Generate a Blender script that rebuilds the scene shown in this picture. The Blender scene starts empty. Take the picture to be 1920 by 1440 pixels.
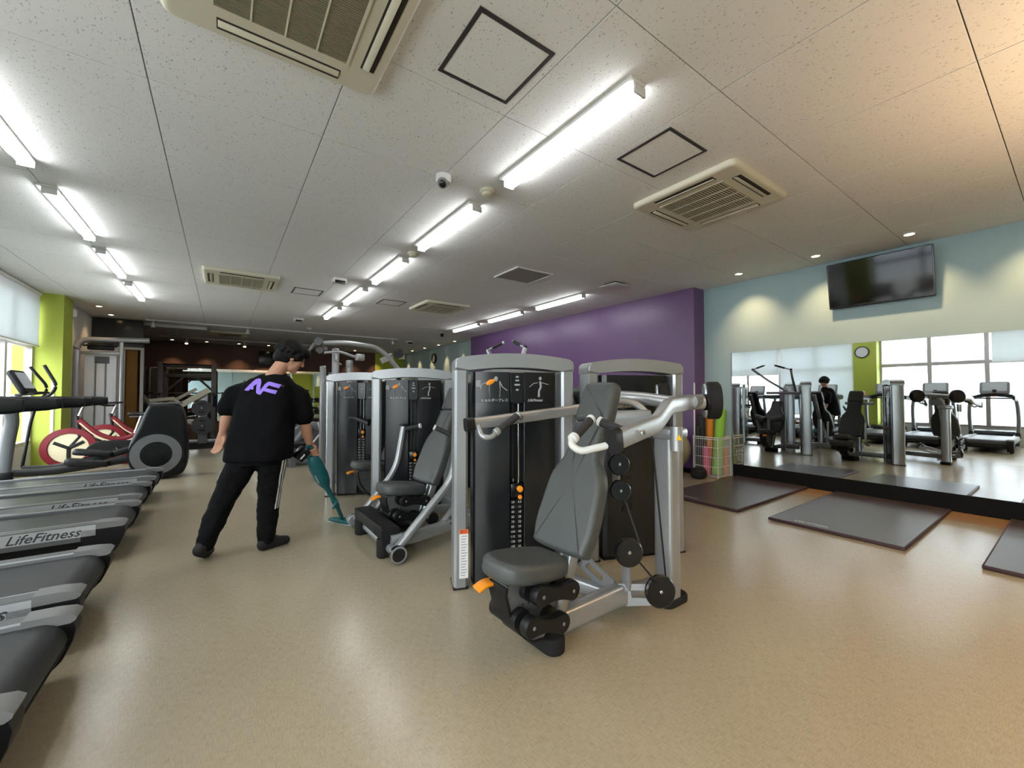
import bpy, bmesh, math, random
from mathutils import Vector, Matrix, Quaternion
from mathutils.bvhtree import BVHTree

random.seed(7)
SC = bpy.context.scene
COL = SC.collection
R = math.radians

# ------------------------------------------------------------------ camera
cam_d = bpy.data.cameras.new('camera')
cam_d.sensor_width = 36.0
cam_d.lens = 36.0 * 767.0 / 1920.0
cam_d.clip_start = 0.05
cam = bpy.data.objects.new('camera', cam_d)
COL.objects.link(cam)
cam.location = (0, 0, 1.31)
cam.rotation_euler = (R(90 + 1.419), 0, -math.atan(544 / 767.0))
SC.camera = cam

# ------------------------------------------------------------------ world: bright overcast sky
wd = bpy.data.worlds.new('overcast_sky'); SC.world = wd
wd.use_nodes = True
bg = wd.node_tree.nodes['Background']
bg.inputs[0].default_value = (0.93, 0.97, 1.0, 1)
bg.inputs[1].default_value = 8.0

SC.view_settings.view_transform = 'Standard'
SC.view_settings.look = 'None'
SC.view_settings.gamma = 1.0
SC.view_settings.exposure = 0.55
SC.view_settings.use_curve_mapping = False
try:
    SC.cycles.use_denoising = True
    SC.cycles.max_bounces = 8
    SC.cycles.diffuse_bounces = 4
    SC.cycles.glossy_bounces = 4
    SC.cycles.transparent_max_bounces = 8
    SC.cycles.sample_clamp_indirect = 6.0
    SC.cycles.caustics_reflective = False
    SC.cycles.caustics_refractive = False
except Exception:
    pass
TUBE_E = 14.0          # ceiling battens
DOWN_W = 62.0          # wall washing downlights (W)

# window portals guide the daylight through the openings
def portal(loc, sx, sy, rot):
    l = bpy.data.lights.new('window_portal', 'AREA'); l.shape = 'RECTANGLE'
    l.size = sx; l.size_y = sy; l.energy = 1
    l.cycles.is_portal = True
    o = bpy.data.objects.new('window_portal', l); COL.objects.link(o)
    o.location = loc; o.rotation_euler = rot
    o['kind'] = 'helper'
    return o
portal((-2.82, -0.45, 1.7), 2.5, 8.0, (0, R(-90), 0))
portal((-2.82, 7.37, 1.7), 2.5, 6.4, (0, R(-90), 0))

# ------------------------------------------------------------------ helpers
def lin(c):
    return tuple((v / 12.92 if v <= 0.04045 else ((v + 0.055) / 1.055) ** 2.4) for v in (c[0] / 255, c[1] / 255, c[2] / 255))

MATS = {}
def mat(name, rgb, rough=0.5, metal=0.0, spec=0.5, noise=None, bump=None, emit=None, coat=0.0, trans=None):
    """rgb sRGB 0-255; noise=(scale, amount) colour mottle; bump=(scale, strength)"""
    if name in MATS: return MATS[name]
    m = bpy.data.materials.new(name); m.use_nodes = True
    nt = m.node_tree; b = nt.nodes['Principled BSDF']
    c = lin(rgb)
    b.inputs['Base Color'].default_value = (*c, 1)
    b.inputs['Roughness'].default_value = rough
    b.inputs['Metallic'].default_value = metal
    b.inputs['Specular IOR Level'].default_value = spec
    if coat: b.inputs['Coat Weight'].default_value = coat; b.inputs['Coat Roughness'].default_value = 0.12
    if emit:
        b.inputs['Emission Color'].default_value = (*lin(emit[0]), 1)
        b.inputs['Emission Strength'].default_value = emit[1]
    if noise or bump:
        tc = nt.nodes.new('ShaderNodeTexCoord')
    if noise:
        n = nt.nodes.new('ShaderNodeTexNoise'); n.inputs['Scale'].default_value = noise[0]; n.inputs['Detail'].default_value = 4
        nt.links.new(tc.outputs['Object'], n.inputs['Vector'])
        mx = nt.nodes.new('ShaderNodeMix'); mx.data_type = 'RGBA'
        a = noise[1]
        mx.inputs[6].default_value = (*[v * (1 - a) for v in c], 1)
        mx.inputs[7].default_value = (*[min(1, v * (1 + a)) for v in c], 1)
        nt.links.new(n.outputs['Fac'], mx.inputs[0]); nt.links.new(mx.outputs[2], b.inputs['Base Color'])
    if bump:
        n2 = nt.nodes.new('ShaderNodeTexNoise'); n2.inputs['Scale'].default_value = bump[0]; n2.inputs['Detail'].default_value = 3
        nt.links.new(tc.outputs['Object'], n2.inputs['Vector'])
        bp = nt.nodes.new('ShaderNodeBump'); bp.inputs['Strength'].default_value = bump[1]; bp.inputs['Distance'].default_value = 0.004
        nt.links.new(n2.outputs['Fac'], bp.inputs['Height']); nt.links.new(bp.outputs['Normal'], b.inputs['Normal'])
    MATS[name] = m
    return m

def frame(o, x, y, z):
    """matrix with axes x,y,z at origin o"""
    x, y, z = Vector(x), Vector(y), Vector(z)
    return Matrix(((x[0], y[0], z[0], o[0]), (x[1], y[1], z[1], o[1]), (x[2], y[2], z[2], o[2]), (0, 0, 0, 1)))

def fillet(pts, r, n=5):
    """round the inner corners of a polyline"""
    pts = [Vector(p) for p in pts]; out = [pts[0]]
    for i in range(1, len(pts) - 1):
        a, b, c = pts[i - 1], pts[i], pts[i + 1]
        d1, d2 = (a - b), (c - b)
        rr = min(r, d1.length * 0.48, d2.length * 0.48)
        p1 = b + d1.normalized() * rr; p2 = b + d2.normalized() * rr
        for k in range(n + 1):
            t = k / n
            out.append(p1 * (1 - t) ** 2 + b * 2 * t * (1 - t) + p2 * t * t)
    out.append(pts[-1])
    return out

def rrect(w, h, r, n=3):
    out = []
    for cx, cy, a0 in ((w / 2 - r, h / 2 - r, 0), (-w / 2 + r, h / 2 - r, 90), (-w / 2 + r, -h / 2 + r, 180), (w / 2 - r, -h / 2 + r, 270)):
        for k in range(n + 1):
            a = R(a0 + 90 * k / n)
            out.append((cx + r * math.cos(a), cy + r * math.sin(a)))
    return out

def circ(r, n=14, ry=None):
    ry = r if ry is None else ry
    return [(r * math.cos(2 * math.pi * k / n), ry * math.sin(2 * math.pi * k / n)) for k in range(n)]

def spline(ctrl, n=6):
    """closed Catmull-Rom through 2D points"""
    out = []; m = len(ctrl)
    for i in range(m):
        p0, p1, p2, p3 = [Vector(ctrl[(i + k - 1) % m]) for k in range(4)]
        for k in range(n):
            t = k / n
            out.append(tuple(0.5 * ((2 * p1) + (p2 - p0) * t + (2 * p0 - 5 * p1 + 4 * p2 - p3) * t * t + (3 * p1 - p0 - 3 * p2 + p3) * t ** 3)))
    return out

class G:
    """a bmesh collector; everything added becomes one mesh"""
    def __init__(s): s.bm = bmesh.new(); s.sharp = 35
    def _app(s, vs, fs, M=None):
        nv = [s.bm.verts.new(M @ Vector(v) if M else v) for v in vs]
        for f in fs:
            try: s.bm.faces.new([nv[i] for i in f])
            except ValueError: pass
        return s
    def box(s, c, size, rot=None, bev=0.0, seg=2):
        t = bmesh.new(); bmesh.ops.create_cube(t, size=1.0)
        for v in t.verts: v.co = Vector((v.co.x * size[0], v.co.y * size[1], v.co.z * size[2]))
        if bev > 0:
            bmesh.ops.bevel(t, geom=list(t.edges), offset=min(bev, min(size) * 0.49), segments=seg, affect='EDGES', profile=0.5)
        M = Matrix.Translation(c)
        if rot is not None: M = M @ (rot.to_4x4() if hasattr(rot, 'to_4x4') else Matrix.Rotation(rot, 4, 'Z'))
        t.verts.index_update()
        s._app([v.co.copy() for v in t.verts], [[v.index for v in f.verts] for f in t.faces], M)
        t.free(); return s
    def bb(s, x0, x1, y0, y1, z0, z1, bev=0.0, seg=2):
        return s.box(((x0 + x1) / 2, (y0 + y1) / 2, (z0 + z1) / 2), (abs(x1 - x0), abs(y1 - y0), abs(z1 - z0)), bev=bev, seg=seg)
    def sweep(s, pts, sec, up=(0, 0, 1), caps=True, scale=None):
        """sweep a 2D section (x: side, y: up) along pts"""
        pts = [Vector(p) for p in pts]; n = len(sec); vs = []; fs = []
        up = Vector(up)
        for i, p in enumerate(pts):
            t = (pts[min(i + 1, len(pts) - 1)] - pts[max(i - 1, 0)]).normalized()
            side = t.cross(up)
            if side.length < 1e-4: side = t.cross(Vector((1, 0, 0)))
            side.normalize(); u = side.cross(t).normalized()
            k = 1.0 if scale is None else scale[i]
            for a, b in sec: vs.append(p + side * a * k + u * b * k)
        for i in range(len(pts) - 1):
            for j in range(n):
                fs.append((i * n + j, i * n + (j + 1) % n, (i + 1) * n + (j + 1) % n, (i + 1) * n + j))
        if caps:
            fs.append(tuple(reversed(range(n)))); fs.append(tuple(range((len(pts) - 1) * n, len(pts) * n)))
        return s._app(vs, fs)
    def tube(s, pts, r, n=12, caps=True, up=(0.013, 0.017, 1)):
        if isinstance(r, (list, tuple)):
            return s.sweep(pts, circ(1.0, n), up, caps, r)
        return s.sweep(pts, circ(r, n), up, caps)
    def cyl(s, p0, p1, r0, r1=None, n=18):
        r1 = r0 if r1 is None else r1
        return s.tube([p0, p1], [r0, r1], n, up=(0.31, 0.17, 0.93))
    def disc(s, c, axis, r, t, n=24, bev=0.004):
        """bevelled short cylinder centred on c"""
        a = Vector(axis).normalized(); b = min(bev, t * 0.4, r * 0.4)
        c = Vector(c)
        ps = [c - a * t / 2, c - a * (t / 2 - b), c + a * (t / 2 - b), c + a * t / 2]
        return s.tube(ps, [r - b, r, r, r - b], n, up=(0.31, 0.17, 0.93))
    def ring(s, c, axis, r0, r1, t, n=28):
        a = Vector(axis).normalized(); q = a.to_track_quat('Z', 'Y').to_matrix().to_4x4()
        M = Matrix.Translation(c) @ q; vs = []; fs = []
        for k in range(n):
            w = 2 * math.pi * k / n; cs, sn = math.cos(w), math.sin(w)
            vs += [(r0 * cs, r0 * sn, -t / 2), (r1 * cs, r1 * sn, -t / 2), (r1 * cs, r1 * sn, t / 2), (r0 * cs, r0 * sn, t / 2)]
        for k in range(n):
            i, j = 4 * k, 4 * ((k + 1) % n)
            for e in range(4): fs.append((i + e, i + (e + 1) % 4, j + (e + 1) % 4, j + e))
        return s._app(vs, fs, M)
    def prism(s, poly, M, t):
        """2D poly (x,y) extruded along local z from -t/2 to t/2, placed by M"""
        n = len(poly)
        vs = [(p[0], p[1], -t / 2) for p in poly] + [(p[0], p[1], t / 2) for p in poly]
        fs = [tuple(reversed(range(n))), tuple(range(n, 2 * n))] + [(i, (i + 1) % n, n + (i + 1) % n, n + i) for i in range(n)]
        return s._app(vs, fs, M)
    def pad(s, poly, M, t, b=0.02, k=4, both=True):
        """cushion: smooth outline with rounded rims, local z 0..t"""
        m = len(poly); P = [Vector(p) for p in poly]
        area = sum(P[i].x * P[(i + 1) % m].y - P[(i + 1) % m].x * P[i].y for i in range(m))
        if area < 0: P.reverse()
        nr = []
        for i in range(m):
            d = P[(i + 1) % m] - P[i - 1]
            d = Vector((d.y, -d.x)); nr.append(d.normalized() if d.length > 1e-9 else Vector((0, 0)))
        prof = []
        if both:
            for j in range(k + 1):
                a = R(90 * j / k); prof.append((b * (1 - math.sin(a)), b * (1 - math.cos(a))))
        else: prof.append((0, 0))
        for j in range(k + 1):
            a = R(90 * j / k); prof.append((b * (1 - math.cos(a)), t - b * (1 - math.sin(a))))
        vs = []; fs = []
        for ins, h in prof:
            for i in range(m):
                q = P[i] - nr[i] * ins; vs.append((q.x, q.y, h))
        for r_ in range(len(prof) - 1):
            for i in range(m):
                fs.append((r_ * m + i, r_ * m + (i + 1) % m, (r_ + 1) * m + (i + 1) % m, (r_ + 1) * m + i))
        cx = sum(p.x for p in P) / m; cy = sum(p.y for p in P) / m
        for base, h, rev in ((0, prof[0][1], True), ((len(prof) - 1) * m, prof[-1][1], False)):
            prev = base
            for q in (.975, .6, .3):
                st = len(vs)
                for i in range(m):
                    a = vs[base + i]; vs.append((cx + (a[0] - cx) * q, cy + (a[1] - cy) * q, h))
                for i in range(m):
                    f = (prev + i, prev + (i + 1) % m, st + (i + 1) % m, st + i); fs.append(tuple(reversed(f)) if rev else f)
                prev = st
            vs.append((cx, cy, h)); c_ = len(vs) - 1
            for i in range(m):
                f = (prev + i, prev + (i + 1) % m, c_); fs.append(tuple(reversed(f)) if rev else f)
        return s._app(vs, fs, M)
    def lathe(s, prof, M=None, n=24):
        vs = []; fs = []; m = len(prof)
        for k in range(n):
            w = 2 * math.pi * k / n
            for r_, z in prof: vs.append((r_ * math.cos(w), r_ * math.sin(w), z))
        for k in range(n):
            for j in range(m - 1):
                a, b = k * m + j, ((k + 1) % n) * m + j
                fs.append((a, b, b + 1, a + 1))
        return s._app(vs, fs, M)
    def ball(s, c, r, n=16, m=10, M=None):
        r = (r, r, r) if not isinstance(r, (tuple, list)) else r
        T = Matrix.Translation(c) @ (M if M else Matrix()) @ Matrix.Diagonal((*r, 1))
        t = bmesh.new(); bmesh.ops.create_uvsphere(t, u_segments=n, v_segments=m, radius=1.0)
        t.verts.index_update()
        s._app([v.co.copy() for v in t.verts], [[v.index for v in f.verts] for f in t.faces], T)
        t.free(); return s
    def rcone(s, p0, r0, p1, r1, n=14):
        """capsule with two radii (for fused figures)"""
        s.ball(p0, r0, n, 8); s.ball(p1, r1, n, 8)
        if (Vector(p1) - Vector(p0)).length > 1e-5: s.cyl(p0, p1, r0, r1, n)
        return s
    def add_mesh(s, me, M):
        me.calc_loop_triangles()
        return s._app([v.co.copy() for v in me.vertices], [tuple(p.vertices) for p in me.polygons], M)
    def xf(s, M):
        bmesh.ops.transform(s.bm, matrix=M, verts=list(s.bm.verts)); return s
    def mesh(s, name, smooth=True):
        bmesh.ops.remove_doubles(s.bm, verts=list(s.bm.verts), dist=1e-6)
        bmesh.ops.recalc_face_normals(s.bm, faces=list(s.bm.faces))
        me = bpy.data.meshes.new(name); s.bm.to_mesh(me); s.bm.free()
        if smooth:
            for p in me.polygons: p.use_smooth = len(p.vertices) <= 8
            me.set_sharp_from_angle(angle=R(s.sharp))
        return me

ROOTM = {}
def tag(o, label=None, cat=None, group=None, kind=None):
    if label: o['label'] = label
    if cat: o['category'] = cat
    if group: o['group'] = group
    if kind: o['kind'] = kind
    return o

def thing(name, label, cat, loc=(0, 0, 0), rz=0.0, group=None):
    o = bpy.data.objects.new(name, None); COL.objects.link(o)
    o.empty_display_size = 0.1
    o.location = loc; o.rotation_euler = (0, 0, rz)
    ROOTM[o.name] = Matrix.Translation(loc) @ Matrix.Rotation(rz, 4, 'Z')
    return tag(o, label, cat, group)

def root_of(o):
    while o.parent: o = o.parent
    return o

def part(name, g, m, parent, world=True, label=None, smooth=True, kind=None):
    me = g.mesh(name, smooth) if isinstance(g, G) else g
    if world:
        rt = root_of(parent)
        if rt.name in ROOTM: me.transform(ROOTM[rt.name].inverted())
    me.materials.append(m)
    o = bpy.data.objects.new(name, me); COL.objects.link(o); o.parent = parent
    if label: o['label'] = label
    if kind: o['kind'] = kind
    return o

def single(name, g, m, label, cat, group=None, smooth=True, kind=None):
    """a thing that is one mesh; origin at the middle of its base"""
    me = g.mesh(name, smooth)
    xs = [v.co for v in me.vertices]
    c = Vector(((min(v.x for v in xs) + max(v.x for v in xs)) / 2, (min(v.y for v in xs) + max(v.y for v in xs)) / 2, min(v.z for v in xs)))
    me.transform(Matrix.Translation(-c)); me.materials.append(m)
    o = bpy.data.objects.new(name, me); COL.objects.link(o); o.location = c
    ROOTM[o.name] = Matrix.Translation(c)
    return tag(o, label, cat, group, kind)

def struct(name, g, m, label=None, smooth=False, kind='structure'):
    me = g.mesh(name, smooth); me.materials.append(m)
    o = bpy.data.objects.new(name, me); COL.objects.link(o)
    ROOTM[o.name] = Matrix()
    return tag(o, label, None, None, kind)

def copy_tree(o, parent=None):
    c = o.copy(); COL.objects.link(c); c.parent = parent
    for ch in [x for x in bpy.data.objects if x.parent == o]: copy_tree(ch, c)
    return c

TXT = {}
def text_mesh(s, size=1.0, shear=0.0, **k):
    key = (s, size, shear, str(k))
    if key not in TXT: TXT[key] = _text_mesh(s, size, shear, **k)
    return TXT[key]

def _text_mesh(s, size=1.0, shear=0.0, extrude=0.0, align='CENTER', bold=0.0, space=1.0):
    cu = bpy.data.curves.new('text', 'FONT'); cu.body = s; cu.size = size; cu.shear = shear
    cu.extrude = extrude; cu.align_x = align; cu.align_y = 'CENTER'; cu.offset = bold; cu.space_character = space
    cu.resolution_u = 2
    o = bpy.data.objects.new('text', cu); COL.objects.link(o)
    dg = bpy.context.evaluated_depsgraph_get(); dg.update()
    me = bpy.data.meshes.new_from_object(o.evaluated_get(dg))
    bpy.data.objects.remove(o); bpy.data.curves.remove(cu)
    return me

def evaluated(o):
    dg = bpy.context.evaluated_depsgraph_get(); dg.update()
    return bpy.data.meshes.new_from_object(o.evaluated_get(dg))

def fuse(g, voxel, smooth=6, factor=0.5):
    """voxel-fuse a collection of shapes into one continuous surface"""
    me = g.mesh('fuse', False)
    o = bpy.data.objects.new('fuse', me); COL.objects.link(o)
    r = o.modifiers.new('r', 'REMESH'); r.mode = 'VOXEL'; r.voxel_size = voxel; r.use_smooth_shade = True
    if smooth:
        sm = o.modifiers.new('s', 'SMOOTH'); sm.iterations = smooth; sm.factor = factor
    me2 = evaluated(o)
    bpy.data.objects.remove(o); bpy.data.meshes.remove(me)
    for p in me2.polygons: p.use_smooth = True
    return me2

# ------------------------------------------------------------------ shared materials
M_silver = mat('silver_paint', (164, 166, 168), 0.3, 0.55, noise=(40, 0.03))
M_silverdk = mat('silver_paint_dull', (118, 120, 122), 0.4, 0.5)
M_chrome = mat('chrome', (215, 215, 218), 0.15, 1.0)
M_black = mat('black_plastic', (16, 16, 18), 0.45, spec=.35, bump=(300, 0.05))
M_blackg = mat('black_gloss_plastic', (18, 18, 20), 0.22)
M_rubber = mat('black_rubber', (25, 24, 25), 0.75, spec=.3, bump=(180, 0.15))
M_shroud = mat('charcoal_shroud', (22, 24, 27), 0.26)
M_placard = mat('placard_black', (16, 17, 20), 0.3)
M_vinyl = mat('grey_vinyl', (66, 69, 68), 0.48, noise=(8, 0.05), bump=(260, 0.12))
M_grip = mat('foam_grip', (38, 38, 40), 0.7, bump=(240, 0.2))
M_orange = mat('orange_plastic', (244, 148, 30), 0.4)
M_white = mat('white_plastic', (206, 206, 202), 0.45)
M_print = mat('white_print', (225, 225, 225), 0.6)
M_printg = mat('grey_print', (150, 152, 155), 0.6)
M_redprint = mat('orange_red_print', (225, 105, 60), 0.6)
M_dkprint = mat('dark_print', (60, 62, 66), 0.6)
M_steel = mat('dark_steel', (118, 112, 108), 0.45, 0.2)
# ================================================================== the room
CH = 3.09; WX = 6.69; YB = 17.9; YF = -4.8; LX = -2.68
def floor_material():
    m = bpy.data.materials.new('vinyl_floor'); m.use_nodes = True
    nt = m.node_tree; b = nt.nodes['Principled BSDF']
    tc = nt.nodes.new('ShaderNodeTexCoord')
    def streak(sx, sy):
        mp = nt.nodes.new('ShaderNodeMapping'); mp.inputs['Scale'].default_value = (sx, sy, 1)
        nt.links.new(tc.outputs['Object'], mp.inputs['Vector'])
        n = nt.nodes.new('ShaderNodeTexNoise'); n.inputs['Scale'].default_value = 1.0; n.inputs['Detail'].default_value = 3
        nt.links.new(mp.outputs['Vector'], n.inputs['Vector']); return n
    a = streak(24, 330); c = streak(330, 24)
    ad = nt.nodes.new('ShaderNodeMath'); ad.operation = 'ADD'
    nt.links.new(a.outputs['Fac'], ad.inputs[0]); nt.links.new(c.outputs['Fac'], ad.inputs[1])
    big = nt.nodes.new('ShaderNodeTexNoise'); big.inputs['Scale'].default_value = 0.9; big.inputs['Detail'].default_value = 5
    nt.links.new(tc.outputs['Object'], big.inputs['Vector'])
    ad2 = nt.nodes.new('ShaderNodeMath'); ad2.operation = 'MULTIPLY_ADD'; ad2.inputs[1].default_value = 0.35
    nt.links.new(big.outputs['Fac'], ad2.inputs[0]); nt.links.new(ad.outputs[0], ad2.inputs[2])
    r = nt.nodes.new('ShaderNodeValToRGB')
    r.color_ramp.elements[0].position = 0.85; r.color_ramp.elements[0].color = (*lin((140, 129, 108)), 1)
    r.color_ramp.elements[1].position = 1.5 - 0.15; r.color_ramp.elements[1].color = (*lin((168, 156, 133)), 1)
    hm = nt.nodes.new('ShaderNodeMath'); hm.operation = 'MULTIPLY'; hm.inputs[1].default_value = 0.78
    nt.links.new(ad2.outputs[0], hm.inputs[0]); 
    r.color_ramp.elements[0].position = 0.62; r.color_ramp.elements[1].position = 1.0
    nt.links.new(hm.outputs[0], r.inputs['Fac']); nt.links.new(r.outputs['Color'], b.inputs['Base Color'])
    b.inputs['Roughness'].default_value = 0.33
    rr = nt.nodes.new('ShaderNodeMapRange'); rr.inputs['To Min'].default_value = 0.17; rr.inputs['To Max'].default_value = 0.27
    nt.links.new(big.outputs['Fac'], rr.inputs['Value']); nt.links.new(rr.outputs[0], b.inputs['Roughness'])
    bp = nt.nodes.new('ShaderNodeBump'); bp.inputs['Strength'].default_value = 0.05; bp.inputs['Distance'].default_value = 0.002
    nt.links.new(ad.outputs[0], bp.inputs['Height']); nt.links.new(bp.outputs['Normal'], b.inputs['Normal'])
    return m
M_floor = floor_material()
def tile_material():
    m = bpy.data.materials.new('pitted_ceiling_board'); m.use_nodes = True
    nt = m.node_tree; b = nt.nodes['Principled BSDF']
    ge = nt.nodes.new('ShaderNodeNewGeometry')
    mp = nt.nodes.new('ShaderNodeMapping'); mp.inputs['Scale'].default_value = (110, 60, 60); mp.inputs['Rotation'].default_value = (0, 0, 0.5)
    nt.links.new(ge.outputs['Position'], mp.inputs['Vector'])
    n = nt.nodes.new('ShaderNodeTexNoise'); n.inputs['Scale'].default_value = 1.0; n.inputs['Detail'].default_value = 2.0; n.inputs['Roughness'].default_value = 0.6
    nt.links.new(mp.outputs['Vector'], n.inputs['Vector'])
    r = nt.nodes.new('ShaderNodeValToRGB')
    r.color_ramp.elements[0].position = 0.29; r.color_ramp.elements[0].color = (*lin((150, 148, 144)), 1)
    r.color_ramp.elements[1].position = 0.36; r.color_ramp.elements[1].color = (*lin((226, 226, 224)), 1)
    nt.links.new(n.outputs['Fac'], r.inputs['Fac']); nt.links.new(r.outputs['Color'], b.inputs['Base Color'])
    b.inputs['Roughness'].default_value = 0.85
    bp = nt.nodes.new('ShaderNodeBump'); bp.inputs['Strength'].default_value = 0.4; bp.inputs['Distance'].default_value = 0.004
    nt.links.new(r.outputs['Color'], bp.inputs['Height']); nt.links.new(bp.outputs['Normal'], b.inputs['Normal'])
    return m
M_tile = tile_material()
M_ceil = mat('ceiling_white', (222, 222, 220), 0.9)
M_blue = mat('pale_blue_wall', (152, 175, 180), 0.8, noise=(3, 0.02), bump=(90, 0.08))
M_purple = mat('purple_wall', (104, 76, 118), 0.34, bump=(60, 0.05))
M_purpledk = mat('purple_wall_side', (104, 72, 116), 0.6)
M_green = mat('lime_green_paint', (160, 172, 62), 0.6)
M_brown = mat('dark_brown_wall', (88, 62, 52), 0.6, noise=(2, 0.1))
M_maroon = mat('dark_plum_wall', (58, 44, 52), 0.6)
M_wwall = mat('white_wall', (214, 214, 210), 0.7)
M_mirror = mat('mirror_glass', (232, 236, 236), 0.012, 1.0)
M_plinth = mat('black_plinth', (9, 9, 10), 0.8, spec=.2)
M_frame = mat('window_frame_greige', (176, 168, 164), 0.45)
M_sill = mat('sill_wall', (205, 205, 200), 0.7)

struct('floor', G().bb(LX - .2, WX + .2, YF - .2, YB + .2, -0.1, 0.0), M_floor, 'beige woven vinyl gym floor')
struct('floor_rubber_zone', G().bb(-2.5, 1.35, 12.3, YB - .02, 0.0, 0.012), M_rubber, 'dark rubber flooring under the free weights')
struct('floor_border_strip', G().bb(6.2, WX, YF, 3.36, 0.0, 0.004), mat('orange_brown_vinyl', (130, 100, 68), 0.4, noise=(30, .12)), 'orange brown vinyl strip along the mirror wall')
ceil = struct('ceiling', G().bb(LX - .2, WX + .2, YF - .2, YB + .2, CH + .010, CH + .15), mat('ceiling_joint_board', (112, 110, 106), 0.9), 'white ceiling of square pitted boards')
# ceiling boards, each its own piece (0.909 m grid)
TP = 0.909
xs = [-0.366 + TP * k for k in range(-3, 9)]; ys = [0.31 + TP * k for k in range(-3, 15)]
tme = {}
def tile_mesh(w, d):
    k = (round(w, 3), round(d, 3))
    if k not in tme:
        me = G().bb(-w / 2 + .0028, w / 2 - .0028, -d / 2 + .0028, d / 2 - .0028, -0.012, 0.0, bev=.0012, seg=1).mesh('ceiling_tile', False)
        me.materials.append(M_tile); tme[k] = me
    return tme[k]
for i in range(len(xs) - 1):
    x0, x1 = max(xs[i], LX), min(xs[i + 1], WX)
    if x1 - x0 < .05: continue
    for j in range(len(ys) - 1):
        o = bpy.data.objects.new('ceiling_tile', tile_mesh(x1 - x0, TP)); COL.objects.link(o)
        o.location = ((x0 + x1) / 2, (ys[j] + ys[j + 1]) / 2, CH + .012); o.parent = ceil
# far and rear ceiling stretches at board level
part('ceiling_panel', G().bb(LX, WX, ys[-1] + .002, YB, CH, CH + .012), M_ceil, ceil, smooth=False)
part('ceiling_panel', G().bb(LX, WX, YF, ys[0] - .002, CH, CH + .012), M_ceil, ceil, smooth=False)

wr = struct('wall_right', G().bb(WX, WX + .2, YF, YB, 0, CH + .02), M_blue, 'pale blue wall above the long mirror')
struct('wall_purple', G().bb(6.38, WX - .002, 3.77, 11.23, 0.0, CH - .001), M_purple, 'purple accent wall standing proud of the blue wall')
struct('wall_far', G().bb(LX, WX + .2, YB, YB + .2, 0, CH + .02), M_brown, 'dark brown wall at the far end')
struct('wall_rear', G().bb(LX - .2, 4.9, YF - .2, YF, 0, CH + .02), M_blue, 'pale blue wall behind the viewpoint')
struct('wall_rear_green', G().bb(4.9, WX + .2, YF - .2, YF, 0, CH + .02), M_green, 'lime green wall panel behind the viewpoint')
struct('baseboard_right', G().bb(WX - .022, WX - .001, YF, 3.31, 0.005, 0.2, bev=.003), M_plinth, 'black plinth below the mirror')
struct('baseboard_purple', G().bb(6.366, 6.379, 3.775, 11.22, 0.0, 0.07), M_plinth)

# long wall mirror (right) made of panels
mr = thing('wall_mirror', 'long frameless mirror on the pale blue wall above the black plinth', 'mirror', (WX - .01, 1.0, 0.2))
edges = [3.31, -0.4, -1.05, -2.5, -3.95]
for a, b_ in zip(edges[:-1], edges[1:]):
    part('mirror_panel', G().bb(WX - .012, WX - .002, b_ + .0006, a - .0006, 0.2, 1.97), M_mirror, mr, smooth=False)
part('edge_trim', G().bb(WX - .016, WX - .001, 3.31, 3.325, 0.2, 1.97), M_silverdk, mr)

# far wall mirror
mf = thing('far_mirror', 'wide mirror on the dark brown wall behind the weight racks', 'mirror', (1.5, YB - .01, 0.35))
for k in range(6):
    x0 = -2.1 + 1.2 * k
    part('mirror_panel', G().bb(x0 + .002, x0 + 1.198, YB - .014, YB - .002, 0.35, 2.2), M_mirror, mf, smooth=False)

# ------------------------------------------------------------------ left side: windows, pillars, blinds
WB0 = (YF, 3.60); WB1 = (4.15, 10.6)
g = G()
for a, b_ in (WB0, WB1):
    g.bb(LX - .25, LX, a, b_, 0, 0.45); g.bb(LX - .25, LX, a, b_, 2.95, CH + .02)
struct('wall_left', g, M_sill, 'low sill wall and head below the ceiling along the windows')
for n, (a, b_, lab) in enumerate(((WB1[0], WB1[1], 'tall blown-out windows behind the elliptical and farther treadmills'), (WB0[0], WB0[1], 'tall windows seen in the mirror behind the nearer treadmills'))):
    w = struct('window_%d' % (n + 1), G().bb(LX - .10, LX - .002, a, b_, 0.45, 0.51).bb(LX - .10, LX - .002, a, b_, 2.89, 2.95).bb(LX - .10, LX - .002, a, a + .05, .51, 2.89).bb(LX - .10, LX - .002, b_ - .05, b_, .51, 2.89), M_frame, lab)
    part('transom', G().bb(LX - .09, LX - .01, a + .05, b_ - .05, 2.105, 2.195), M_frame, w)
    cnt = max(1, round((b_ - a) / 1.05)); st = (b_ - a) / cnt
    for k in range(1, cnt):
        part('mullion', G().bb(LX - .09, LX - .008, b_ - st * k - .042, b_ - st * k + .042, .51, 2.89), M_frame, w)
M_glass = bpy.data.materials.new('window_glass'); M_glass.use_nodes = True
nt = M_glass.node_tree
for x in list(nt.nodes): nt.nodes.remove(x)
out = nt.nodes.new('ShaderNodeOutputMaterial'); mx = nt.nodes.new('ShaderNodeMixShader'); tr = nt.nodes.new('ShaderNodeBsdfTransparent'); gl = nt.nodes.new('ShaderNodeBsdfGlossy')
tr.inputs[0].default_value = (.95, .97, .97, 1); gl.inputs['Roughness'].default_value = 0.03; mx.inputs[0].default_value = 0.06
nt.links.new(tr.outputs[0], mx.inputs[1]); nt.links.new(gl.outputs[0], mx.inputs[2]); nt.links.new(mx.outputs[0], out.inputs[0])
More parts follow.
